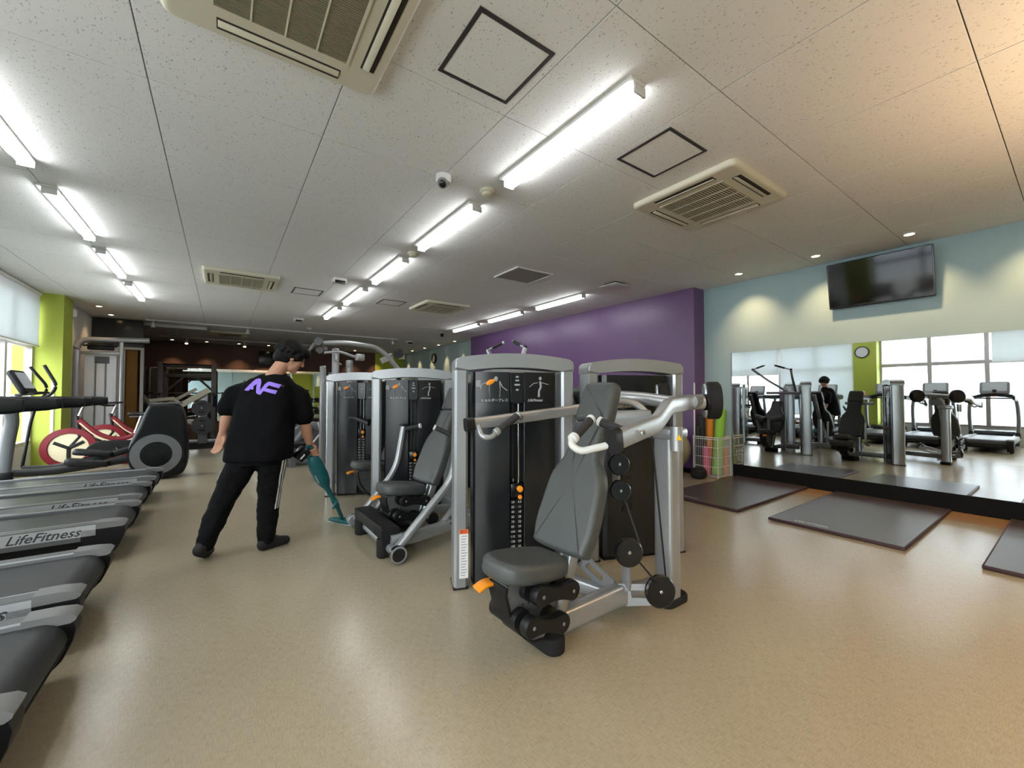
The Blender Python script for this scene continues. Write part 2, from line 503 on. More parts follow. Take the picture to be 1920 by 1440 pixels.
for nm, (a, b_) in (('window_1', WB1), ('window_2', WB0)):
    w = bpy.data.objects[nm]; cnt = max(1, round((b_ - a) / 1.05)); st = (b_ - a) / cnt
    for k in range(cnt):
        for z0, z1 in ((.51, 2.105), (2.195, 2.89)):
            part('pane', G().bb(LX - .053, LX - .047, b_ - st * (k + 1) + .042, b_ - st * k - .042, z0, z1), M_glass, w, smooth=False)

p1 = struct('wall_pillar', G().bb(LX - .25, -2.36, 3.60, 4.15, 0, CH), M_green, 'lime green pillar between the windows, seen in the mirror')
p2 = struct('wall_pillar_far', G().bb(LX - .25, -2.33, 10.6, 11.15, 0, CH), M_green, 'lime green pillar beyond the elliptical')
part('power_socket', G().bb(-2.332, -2.32, 10.75, 10.82, 1.1, 1.24), mat('socket_red', (170, 70, 30), .5), p2)
part('cable_cover', G().bb(-2.46, -2.42, 10.585, 10.6, 0.15, 1.55), M_white, p2)
struct('wall_left_far', G().bb(LX - .25, -2.45, 11.15, 13.2, 0, CH), M_wwall, 'white wall strip beyond the green pillar')
struct('wall_left_dark', G().bb(LX - .25, -2.5, 13.2, YB, 0, CH), M_maroon, 'dark plum wall near the back corner')
# partition with white door and framed opening
pw = struct('wall_partition', G().bb(-2.45, -1.55, 13.12, 13.2, 2.43, 2.5), mat('dark_head', (60, 62, 66), .5), 'door head of the partition behind the cable station')
d1 = struct('door_1', G().bb(-2.44, -1.95, 13.12, 13.16, 0.0, 2.42), mat('white_door', (214, 216, 222), .4), 'white door behind the cable station')
part('door_handle', G().bb(-2.0, -1.97, 13.07, 13.12, 1.0, 1.15, bev=.008), M_chrome, d1)
d2 = struct('door_2', G().bb(-1.93, -1.87, 13.1, 13.18, 0, 2.42).bb(-1.6, -1.54, 13.1, 13.18, 0, 2.42).bb(-1.87, -1.6, 13.1, 13.18, 2.36, 2.42), M_white, 'white door frame with a brown leaf ajar')
part('door_leaf', G().bb(-1.86, -1.66, 13.19, 13.23, 0.01, 2.35), mat('ochre_door', (140, 98, 36), .5, noise=(1.5, .3)), d2)
part('transom_glass', G().bb(-2.44, -1.56, 13.14, 13.16, 2.52, CH - .02), mat('dark_glass', (46, 46, 50), .15), d2)

M_blind = bpy.data.materials.new('roller_blind_fabric'); M_blind.use_nodes = True
nt = M_blind.node_tree; pb = nt.nodes['Principled BSDF']; pb.inputs['Base Color'].default_value = (.84, .87, .88, 1); pb.inputs['Roughness'].default_value = .9
tl = nt.nodes.new('ShaderNodeBsdfTranslucent'); tl.inputs[0].default_value = (.82, .87, .89, 1); mx = nt.nodes.new('ShaderNodeMixShader'); mx.inputs[0].default_value = .27
nt.links.new(pb.outputs[0], mx.inputs[1]); nt.links.new(tl.outputs[0], mx.inputs[2]); nt.links.new(mx.outputs[0], nt.nodes['Material Output'].inputs[0])
def blind(y0, y1, z0, lab):
    t = thing('roller_blind', lab, 'blind', (-2.61, (y0 + y1) / 2, z0), group='roller blinds along the windows')
    part('fabric', G().bb(-2.612, -2.608, y0 + .01, y1 - .01, z0 + .03, 3.03), M_blind, t, smooth=False)
    part('hem_bar', G().cyl((-2.61, y0 + .01, z0 + .015), (-2.61, y1 - .01, z0 + .015), .015), M_white, t)
    part('roller_tube', G().cyl((-2.61, y0, 3.055), (-2.61, y1, 3.055), .03), M_white, t)
    part('cord', G().cyl((-2.59, y0 + .03, 1.2), (-2.59, y0 + .03, 3.03), .004, n=6), M_white, t)
blind(8.4, 10.55, 2.13, 'half-lowered white roller blind next to the far green pillar')
blind(6.3, 8.35, 1.98, 'half-lowered white roller blind beside the lime tree view, second from the far pillar')
blind(4.2, 6.25, 0.62, 'fully lowered white roller blind next to the pillar with the clock')
blind(-.7, 1.42, 2.1, 'half-lowered white roller blind at the right edge of the mirror reflection')

# ------------------------------------------------------------------ outside
struct('ground_outside', G().bb(-60, LX - .26, -40, 60, -0.35, -0.25), mat('pale_asphalt', (190, 190, 188), .9), 'pale road outside the windows')
bl = thing('building', 'pale grey building with stepped roof across the road', 'building', (-24, 4.0, -.25))
part('wall', G().bb(-30, -22, 0.5, 9.0, -.25, 5.0).bb(-30, -23, 3.5, 7.5, 5.0, 7.2), mat('pale_render', (196, 200, 208), .8), bl)
for k in range(4): part('window', G().bb(-22.0, -21.96, 1.4 + 1.9 * k, 2.4 + 1.9 * k, 2.6, 4.0), mat('far_window', (120, 130, 142), .3), bl)
part('roof', G().bb(-30.3, -21.7, .2, 9.3, 5.0, 5.18), mat('slate', (140, 146, 156), .7), bl)
single('road_barrier', G().bb(-12.1, -11.9, -6, 24, -.25, .55), mat('concrete', (186, 186, 182), .9), 'low concrete wall along the road outside', 'wall')
tr_ = thing('tree', 'green leafy tree outside the window', 'tree', (-9.5, 13.5, -.25))
g = G()
for k in range(26):
    a = random.random() * 6.28; rr_ = random.random() ** .5 * 1.3
    g.ball((-9.5 + rr_ * math.cos(a), 13.5 + rr_ * math.sin(a), 2.4 + random.uniform(-.9, 1.3)), random.uniform(.35, .6), 8, 6)
part('crown', g, mat('leaf_green', (96, 138, 62), .7, noise=(5, .4)), tr_)
part('trunk', G().cyl((-9.5, 13.5, -.25), (-9.5, 13.5, 1.9), .12, .08), mat('bark', (92, 74, 58), .9), tr_)
# ================================================================== things on the ceiling
M_tube = mat('led_diffuser', (255, 255, 255), .4, emit=((248, 250, 252), TUBE_E))
def batten(x, y, lab):
    t = thing('led_batten', lab, 'ceiling light', (x, y, CH), group='LED batten lights on the ceiling')
    part('housing', G().bb(x - .068, x + .06, y - .665, y + .665, CH - .022, CH - .0005, bev=.006), M_white, t)
    g = G(); sec = [(-.036, 0), (-.036, -.042), (-.026, -.054), (.026, -.054), (.036, -.042), (.036, 0)]
    g.sweep([(x + .018, y - .645, CH - .022), (x + .018, y + .645, CH - .022)], sec)
    part('diffuser', g, M_tube, t)
    for ya in (y - .66, y + .645): part('end_cap', G().bb(x - .03, x + .066, ya, ya + .015, CH - .078, CH - .022, bev=.004), M_white, t)
ordn = ['first', 'second', 'third', 'fourth', 'fifth']
for k in range(5): batten(1.9, 2.10 + 1.822 * k, 'lit LED batten in the middle row over the machines, %s from the camera' % ordn[k])
for k in range(4): batten(-1.24, 3.92 + 1.815 * k, 'lit LED batten in the row above the treadmills, %s from the camera' % ordn[k])
for k in range(3): batten(5.19, 5.80 + 1.82 * k, 'lit LED batten in the row beside the purple wall, %s from the camera' % ordn[k])
batten(-1.24, 2.10, 'lit LED batten above the nearest treadmills')
batten(-1.24, .28, 'lit LED batten behind the viewpoint on the treadmill side')

M_ac = mat('cream_ac_plastic', (206, 201, 180), .5)
M_acg = mat('ac_grille_dark', (112, 106, 88), .6)
M_slot = mat('ac_slot_dark', (46, 42, 36), .8)
def cassette(x0, y0, lab, n):
    s = .95; cx, cy = x0 + s / 2, y0 + s / 2
    t = thing('air_conditioner', lab, 'air conditioner', (cx, cy, CH), group='ceiling cassette air conditioners')
    g = G(); g.pad(rrect(s, s, .05, 4), Matrix.Translation((cx, cy, CH - .0005)) @ Matrix.Diagonal((1, 1, -1, 1)), .045, .028, both=False)
    part('panel', g, M_ac, t)
    zb = CH - .0455
    part('grille', G().bb(cx - .28, cx + .28, cy - .28, cy + .28, zb - .003, zb + .01), M_acg, t)
    fr = G()
    for sx in (-1, 1): fr.bb(cx + sx * .287 - .007, cx + sx * .287 + .007, cy - .294, cy + .294, zb - .006, zb)
    for sy in (-1, 1): fr.bb(cx - .28, cx + .28, cy + sy * .287 - .007, cy + sy * .287 + .007, zb - .006, zb)
    part('grille_frame', fr, M_ac, t)
    sl = G()
    for k in range(n):
        yy = cy - .28 + .56 * (k + .5) / n
        sl.bb(cx - .278, cx + .278, yy - .0022, yy + .0022, zb - .0062, zb - .003)
    part('grille_slats', sl, M_ac if n < 30 else mat('ac_slat', (140, 134, 114), .6), t)
    for k in (-1, 0, 1): part('grille_divider', G().bb(cx + k * .14 - .004, cx + k * .14 + .004, cy - .28, cy + .28, zb - .008, zb - .003), M_ac, t)
    for ax, sg in ((0, -1), (0, 1), (1, -1), (1, 1)):
        g1, g2 = G(), G()
        if ax == 0:
            X = cx + sg * .385; g1.bb(X - .035, X + .035, cy - .27, cy + .27, zb - .002, zb + .006); g2.box((X - sg * .008, cy, zb - .006), (.034, .53, .006), Matrix.Rotation(sg * .25, 3, 'Y'), .002)
        else:
            Y = cy + sg * .385; g1.bb(cx - .27, cx + .27, Y - .035, Y + .035, zb - .002, zb + .006); g2.box((cx, Y - sg * .008, zb - .006), (.53, .034, .006), Matrix.Rotation(-sg * .25, 3, 'X'), .002)
        f = part('air_slot', g1, M_slot, t); part('louver', g2, M_ac, f)
cassette(-.25, 1.46, 'cream cassette air conditioner nearest the camera at the top of the frame', 46)
cassette(3.11, 1.50, 'cream cassette air conditioner above the wall with the television', 24)
cassette(-.25, 7.05, 'cream cassette air conditioner between the treadmill lights and the middle lights', 16)
cassette(3.12, 7.15, 'cream cassette air conditioner beside the purple wall lights', 16)

M_hf = mat('hatch_frame_dark', (66, 62, 64), .4, .3)
def hatch(x0, y0, lab):
    s = .455
    t = thing('ceiling_hatch', lab, 'access panel', (x0 + s / 2, y0 + s / 2, CH), group='ceiling access hatches')
    part('panel', G().bb(x0 + .02, x0 + s - .02, y0 + .02, y0 + s - .02, CH - .004, CH - .0005), M_tile, t, smooth=False)
    for a in (x0, x0 + s - .022): part('frame_bar', G().bb(a, a + .022, y0, y0 + s, CH - .006, CH - .0004), M_hf, t)
    for a in (y0, y0 + s - .022): part('frame_bar', G().bb(x0 + .022, x0 + s - .022, a, a + .022, CH - .006, CH - .0004), M_hf, t)
    part('latch', G().bb(x0 + .16, x0 + .19, y0 + s - .016, y0 + s - .008, CH - .0075, CH - .006), M_chrome, t)
hatch(.94, 1.575, 'dark-framed ceiling hatch beside the nearest air conditioner')
hatch(2.41, 1.575, 'dark-framed ceiling hatch beside the long nearest light')
hatch(.96, 7.6, 'small dark-framed ceiling hatch to the right of the left distant air conditioner')
hatch(2.44, 7.6, 'small dark-framed ceiling hatch to the left of the right distant air conditioner')

# flat return-air grille and a small supply vent
t = thing('ceiling_vent', 'flat grey return air grille in the ceiling before the purple wall', 'vent', (3.65, 4.87, CH))
part('frame', G().bb(3.33, 3.98, 4.55, 4.57, CH - .02, CH - .0005).bb(3.33, 3.98, 5.15, 5.17, CH - .02, CH - .0005).bb(3.33, 3.35, 4.57, 5.15, CH - .02, CH - .0005).bb(3.96, 3.98, 4.57, 5.15, CH - .02, CH - .0005), M_white, t)
part('filter', G().bb(3.35, 3.96, 4.57, 5.15, CH - .012, CH - .0005), mat('vent_grey', (150, 146, 138), .8, bump=(300, .3)), t)
t = thing('supply_vent', 'small square supply vent near the top of the purple wall', 'vent', (5.14, 4.4, CH))
part('plate', G().bb(4.97, 5.31, 4.23, 4.57, CH - .05, CH - .035, bev=.004), M_white, t)
part('neck', G().bb(5.03, 5.25, 4.29, 4.51, CH - .035, CH - .0005), M_slot, t)

t = thing('dome_camera', 'white dome security camera between the ceiling lights', 'security camera', (1.45, 3.01, CH))
part('base', G().lathe([(0, 0), (.062, 0), (.062, -.045), (.054, -.058), (0, -.058)], Matrix.Translation((1.45, 3.01, CH - .0005))), M_white, t)
part('lens_dome', G().ball((1.44, 3.0, CH - .065), (.042, .042, .04)), M_blackg, t)
part('lens_ring', G().ring((1.43, 2.985, CH - .075), (.35, .5, .8), .028, .044, .02), M_silver, t)
def detector(x, y, lab):
    t = thing('smoke_detector', lab, 'smoke detector', (x, y, CH), group='ceiling smoke detectors')
    part('base', G().lathe([(0, 0), (.068, 0), (.068, -.018), (.06, -.024), (0, -.024)], Matrix.Translation((x, y, CH - .0005))), M_ac, t)
    part('chamber', G().lathe([(.05, -.024), (.046, -.046), (.03, -.054), (0, -.055)], Matrix.Translation((x, y, CH - .0005))), M_ac, t)
detector(1.87, 3.01, 'cream smoke detector beside the dome camera')
detector(1.94, 4.89, 'cream smoke detector between the second and third middle lights')
detector(1.89, 12.1, 'small smoke detector beyond the last middle light')
def boxsensor(x, y, lab):
    t = thing('ceiling_speaker', lab, 'speaker', (x, y, CH), group='white boxes on the ceiling')
    part('housing', G().bb(x - .1, x + .1, y - .07, y + .07, CH - .075, CH - .0005, bev=.01), M_white, t)
    part('front', G().bb(x - .075, x + .075, y - .08, y - .068, CH - .09, CH - .045, bev=.004), M_blackg, t)
boxsensor(1.45, 6.64, 'white box sensor with black face beside the third middle light')
boxsensor(1.45, 10.7, 'white box sensor beyond the last middle light')
boxsensor(5.13, 13.2, 'white box sensor near the far blue wall')
t = thing('bullet_camera', 'small black and white camera at the end of the purple wall lights', 'security camera', (5.1, 10.65, CH))
part('mount', G().cyl((5.1, 10.65, CH), (5.1, 10.65, CH - .07), .03), M_white, t)
part('body', G().ball((5.08, 10.6, CH - .1), .055), M_blackg, t)

M_dl = mat('downlight_lens', (255, 240, 215), .4, emit=((255, 226, 180), 14))
def downlight(x, y, lab, w=None, size=84, blend=1.0, grp='recessed downlights', tilt=(0, -26)):
    t = thing('downlight', lab, 'downlight', (x, y, CH), group=grp)
    part('trim', G().ring((x, y, CH - .004), (0, 0, 1), .045, .06, .007), M_white, t)
    part('lens', G().disc((x, y, CH - .002), (0, 0, 1), .045, .003), M_dl, t)
    if w:
        l = bpy.data.lights.new('downlight_lamp', 'SPOT'); l.energy = w; l.color = (1.0, .66, .34); l.spot_size = R(size); l.spot_blend = blend; l.shadow_soft_size = .04
        o = bpy.data.objects.new('downlight_lamp', l); COL.objects.link(o); o.parent = t; o.location = (0, 0, -.012); o.rotation_euler = (R(tilt[0]), R(tilt[1]), 0)
for y, lab in ((2.96, 'recessed downlight over the left end of the mirror'), (2.0, 'recessed downlight left of the television'), (1.12, 'recessed downlight above the television')):
    downlight(6.21, y, lab, DOWN_W)
for y, q in ((.2, 'first'), (-.72, 'second'), (-1.64, 'third'), (-2.56, 'fourth')): downlight(6.21, y, 'recessed downlight over the mirror, %s beyond the right edge of the frame' % q, DOWN_W)
for k in range(5):
    downlight(6.36, 12.3 + 1.25 * k, 'tiny downlight along the far blue wall, %s from the purple wall' % ordn[k], DOWN_W * .9, 46, tilt=(0, -20))
for k, x in enumerate((-1.35, -.44, .47, 1.37, 4.41, 5.41)):
    downlight(x, 17.3, 'tiny downlight before the dark brown wall, number %s from the left' % ('one', 'two', 'three', 'four', 'five', 'six')[k], DOWN_W * 1.2, 60, tilt=(22, 0))
for k, y in enumerate((11.55, 12.64, 14.6, 15.7, 16.75)):
    downlight(-2.05, y, 'tiny downlight in the row near the door, %s from the camera' % ordn[k], DOWN_W * .25, 80, tilt=(0, 20))
# lighting track with small spot heads
t = thing('light_track', 'thin white lighting track across the ceiling', 'lighting track', (1.5, 12.9, CH))
part('rail', G().bb(-1.5, 4.6, 12.88, 12.92, CH - .03, CH - .0005), M_white, t)
def trackhead(x, y, lab, on):
    t = thing('track_spotlight', lab, 'spotlight', (x, y, CH), group='small track spotlights')
    part('stem', G().cyl((x, y, CH - .03), (x, y, CH - .09), .012), M_white, t)
    part('head', G().tube([(x, y, CH - .08), (x, y - .02, CH - .1), (x, y - .05, CH - .2)], [.02, .038, .045]), M_white, t)
    part('lens', G().disc((x, y - .0515, CH - .205), (0, -.3, -1), .038, .004), M_dl if on else M_silver, t)
for x, y, l, on in ((-1.36, 12.9, 'unlit white spotlight at the left end of the track', 0), (.54, 12.9, 'unlit white spotlight on the track right of the far air conditioner', 0), (4.45, 12.9, 'unlit white spotlight at the right end of the track', 0)): trackhead(x, y, l, on)
t = thing('light_track', 'thin lighting track close to the dark brown wall', 'lighting track', (0, 16.3, CH))
part('rail', G().bb(-1.6, 2.6, 16.28, 16.32, CH - .03, CH - .0005), M_white, t)
trackhead(-.92, 16.3, 'lit spotlight above the weight rack', 1); trackhead(.6, 16.3, 'lit spotlight left of the small black screen', 1)
t = thing('ceiling_fan_coil', 'flat ceiling unit between the two lighting tracks', 'air conditioner', (.2, 14.6, CH))
part('panel', G().bb(-.3, .65, 14.1, 15.05, CH - .04, CH - .0005, bev=.015), M_ac, t); part('grille', G().bb(-.1, .45, 14.3, 14.85, CH - .044, CH - .04), M_acg, t)
t = thing('ceiling_beam_light', 'unlit white batten near the left far corner', 'ceiling light', (-1.0, 13.6, CH))
part('housing', G().bb(-1.6, -.35, 13.53, 13.67, CH - .08, CH - .0005, bev=.01), M_white, t)

for k, (x, y) in enumerate(((2.2, -1.2), (3.8, -1.2), (2.2, -2.8), (3.8, -2.8))):  # unseen extra downlights, added to spread warm light over the near floor
    downlight(x, y, 'added warm downlight, unseen behind the viewpoint, %s of four' % ordn[k], 90, 130, 1.0, tilt=(0, 0))
# invented torchiere, added out of view to warm the ceiling on the right
t = thing('added_uplighter', 'added warm uplighter, unseen behind the viewpoint', 'lamp', (3.5, -1.55, 0))
part('base', G().lathe([(0, 0), (.15, 0), (.15, .015), (.03, .03), (0, .03)], Matrix.Translation((3.5, -1.55, 0))), M_black, t)
part('pole', G().cyl((3.5, -1.55, .02), (3.5, -1.55, 1.75), .012), M_black, t)
part('shade', G().lathe([(.02, 1.74), (.06, 1.76), (.16, 1.86), (.157, 1.86), (.055, 1.77)], Matrix.Translation((3.5, -1.55, 0))), M_black, t)
l = bpy.data.lights.new('added_uplighter_bulb', 'SPOT'); l.energy = 260; l.color = (1.0, .66, .38); l.spot_size = R(150); l.spot_blend = .6; l.shadow_soft_size = .06
o = bpy.data.objects.new('added_uplighter_bulb', l); COL.objects.link(o); o.parent = t; o.location = (0, 0, 1.84); o.rotation_euler = (R(180), 0, 0)
# ================================================================== selectorised strength machines
TA = R(-21)
TW = .87
def tower(t, left, rz=TA, front=True, name_text=None, label_strip=False, back_logo=False, w=TW, stack_z=.62):
    """weight tower: local x along the width, front is -y"""
    M = Matrix.Translation((*left, 0)) @ Matrix.Rotation(rz, 4, 'Z')
    def P(n, g, m, par=t, **k): return part(n, g.xf(M), m, par, **k)
    for x in (.05, w - .05):
        g = G(); g.sharp = 26
        sec = [(-.05, -.05), (-.046, -.075), (-.03, -.09), (.03, -.09), (.046, -.075), (.05, -.05), (.05, .05), (.046, .075), (.03, .09), (-.03, .09), (-.046, .075), (-.05, .05)]
        n = len(sec); vs = [(x + a, b, z) for z in (.012, 1.472) for a, b in sec]
        g._app(vs, [tuple(reversed(range(n))), tuple(range(n, 2 * n))] + [(i, (i + 1) % n, n + (i + 1) % n, n + i) for i in range(n)])
        po = P('tower_post', g, M_silver)
        P('post_foot', G().bb(x - .052, x + .052, -.092, .092, 0, .014, bev=.004), M_rubber, po)
        if label_strip and x < .1:
            P('warning_label', G().bb(x - .012, x + .048, -.0915, -.0905, .075, .40), M_print, po, label='white warning label with small print')
            P('label_header', G().bb(x - .012, x + .048, -.0925, -.0912, .37, .40), M_redprint, po)
            mk = G()
            for k in range(15): mk.bb(x, x + .04 - .012 * ((k * 7) % 3) * .5, -.0922, -.0913, .352 - .0185 * k, .357 - .0185 * k)
            P('label_print', mk, M_printg, po, kind='stuff')
            P('label_heading', G().add_mesh(text_mesh('警告', .024), frame((x + .018, -.093, .385), (1, 0, 0), (0, 0, 1), (0, -1, 0))), mat('red_print', (150, 40, 20), .6), po)
    # arched cap
    out_, inn = [], []
    for k in range(17):
        u = k / 16; out_.append((w * u, 1.553 + .042 * (1 - (2 * u - 1) ** 2)))
    cap = [(0, 1.474)] + [(0, 1.522), (.005, 1.540), (.018, 1.553), (.035, 1.559)] + [p for p in out_[1:-1]] + [(w - .035, 1.559), (w - .018, 1.553), (w - .005, 1.540), (w, 1.522), (w, 1.474)]
    for k in range(17):
        u = 1 - k / 16; inn.append((.1 + (w - .2) * u, 1.474 + .022 * (1 - (2 * u - 1) ** 2)))
    g = G(); g.sharp = 40
    Mc = frame((0, 0, 0), (1, 0, 0), (0, 0, 1), (0, -1, 0))
    g.prism(cap + inn, Mc, .20)
    bmesh.ops.bevel(g.bm, geom=[e for e in g.bm.edges if abs(abs(e.verts[0].co.y) - .1) < 1e-4 and abs(abs(e.verts[1].co.y) - .1) < 1e-4 and e.verts[0].co.y * e.verts[1].co.y > 0], offset=.016, segments=3, affect='EDGES', clamp_overlap=True)
    P('tower_cap', g, M_silver)
    # charcoal shrouds
    x0, x1, c = .135, w - .135, w / 2
    top = 1.462
    def plan(pts, z0, z1):
        n = len(pts); g = G(); g.sharp = 30
        vs = [(a, b, z) for z in (z0, z1) for a, b in pts]
        return g._app(vs, [tuple(reversed(range(n))), tuple(range(n, 2 * n))] + [(i, (i + 1) % n, n + (i + 1) % n, n + i) for i in range(n)])
    lp = [(x0, 0), (x0, -.055), (x0 + .012, -.075), (x0 + .06, -.09), (x0 + .14, -.1), (c - .055, -.104), (c - .05, -.1), (c - .05, 0)]
    rp = [(2 * c - a, b) for a, b in reversed(lp)]
    for q in (lp, rp):
        P('shroud_panel', plan(q, .03, top), M_shroud)
    bp = [(x0, .005), (x1, .005), (x1, .06), (x1 - .03, .085), (x1 - .15, .1), (c, .105), (x0 + .15, .1), (x0 + .03, .085), (x0, .06)]
    bk = P('back_shroud', plan(bp, .03, top), M_shroud)
    P('shroud_base', plan([(x0 + .005, -.06), (x1 - .005, -.06), (x1 - .005, .07), (x0 + .005, .07)], 0, .03), M_rubber)
    if back_logo:
        P('logo', G().add_mesh(text_mesh('LifeFitness', .2, shear=.25), frame((c + .12, .1085, .8), (0, 0, -1), (1, 0, 0), (0, 1, 0))), mat('logo_black', (12, 12, 12), .15), bk, label='glossy black lettering')
    if not front: return M
    # slot with stack
    P('slot_back', G().bb(c - .05, c + .05, -.02, -.012, .03, top), M_black)
    for sx in (-.018, .022): P('guide_rod', G().cyl((c + sx, -.06, .1), (c + sx, -.06, 1.3), .006, n=8), M_chrome)
    P('weight_belt', G().bb(c - .03, c - .016, -.075, -.068, stack_z + .1, 1.28), M_black)
    P('adjuster_head', G().bb(c - .042, c + .042, -.1, -.04, stack_z - .03, stack_z + .07, bev=.008), M_blackg)
    st = G(); nn = 16
    for k in range(nn):
        z = stack_z - .06 - .0338 * k
        if z < .06: break
        st.bb(c - .045, c + .045, -.092, -.03, z - .0155, z + .0155, bev=.002, seg=1)
    ws = P('weight_stack', st, M_black, kind='stuff')
    for col, (dx, vals) in enumerate(((-.027, [10 + 15 * k for k in range(14)]), (.022, [4.5, 11, 18, 25, 32, 39, 45, 52, 59, 66, 73, 79, 86, 93]))):
        nm = G()
        for k, v in enumerate(vals):
            z = stack_z - .06 - .0338 * k
            if z < .07: break
            nm.add_mesh(text_mesh(str(v), .022), frame((c + dx, -.0932, z), (1, 0, 0), (0, 0, 1), (0, -1, 0)))
        P('plate_numbers', nm, M_print, ws, kind='stuff')
    P('selector_knob', G().disc((c + .018, -.115, stack_z + .035), (0, 1, 0), .021, .03), M_orange)
    P('selector_knob', G().disc((c + .02, -.112, stack_z - .022), (0, 1, 0), .014, .024), M_orange)
    # instruction placards
    for q, zz in ((lp, 0), (rp, 1)):
        pts = [(a, b - .0015 if b < -.02 else b) for a, b in q]
        pl_ = P('placard', plan(pts, 1.25, top + .001), M_placard)
        if name_text:
            yy = -.107
            if zz == 0:
                ox = x0 + .13
                P('muscle_figure', G().tube(fillet([(ox - .085, yy, 1.345), (ox - .08, yy, 1.375), (ox - .02, yy, 1.40)], .01), .004, 6).tube([(ox - .02, yy, 1.395), (ox - .028, yy, 1.345), (ox - .022, yy, 1.29)], .003, 6).tube([(ox + .045, yy, 1.395), (ox + .05, yy, 1.345), (ox + .046, yy, 1.29)], .003, 6).tube(fillet([(ox + .045, yy, 1.40), (ox + .065, yy, 1.36), (ox + .1, yy, 1.335)], .01), .004, 6).ball((ox + .02, yy, 1.415), (.014, .004, .018), 10, 8), M_printg, pl_, kind='stuff')
                P('muscle_highlight', G().ball((ox - .02, yy - .002, 1.392), (.034, .003, .017), 12, 8, Matrix.Rotation(-.45, 4, 'Y')), M_orange, pl_)
                P('exercise_name', G().add_mesh(text_mesh(name_text, .024), frame((ox + .01, yy - .001, 1.267), (1, 0, 0), (0, 0, 1), (0, -1, 0))), M_print, pl_)
                P('info_sticker', G().bb(x0 + .012, x0 + .046, -.0955, -.09, 1.36, 1.405), M_printg, pl_)
            else:
                ox = c + .15
                P('exercise_figure', G().tube([(ox - .06, yy, 1.36), (ox - .03, yy, 1.385), (ox, yy, 1.39)], .003, 6).tube(fillet([(ox + .02, yy, 1.40), (ox + .025, yy, 1.36), (ox + .01, yy, 1.33), (ox + .01, yy, 1.29)], .01), .008, 6).ball((ox + .02, yy, 1.42), (.011, .004, .013), 10, 8).tube([(ox + .03, yy, 1.39), (ox + .08, yy, 1.378)], .003, 6), M_printg, pl_, kind='stuff')
                P('maker_name', G().add_mesh(text_mesh('LifeFitness', .026, shear=.35), frame((ox - .02, yy - .001, 1.267), (1, 0, 0), (0, 0, 1), (0, -1, 0))), M_print, pl_)
    P('centre_plate', G().pad([(-.048, -.1), (-.02, -.112), (.02, -.112), (.048, -.1), (.048, .105), (-.048, .105)], frame((c, -.098, 1.355), (1, 0, 0), (0, 0, 1), (0, -1, 0)), .012, .004, both=False), M_blackg)
    ic = G()
    for zz, hw in ((1.43, .01), (1.405, .013), (1.375, .02), (1.34, .01)): ic.bb(c - hw, c + hw, -.1115, -.1095, zz - .006, zz + .006)
    P('icon_print', ic, M_printg, kind='stuff')
    return M

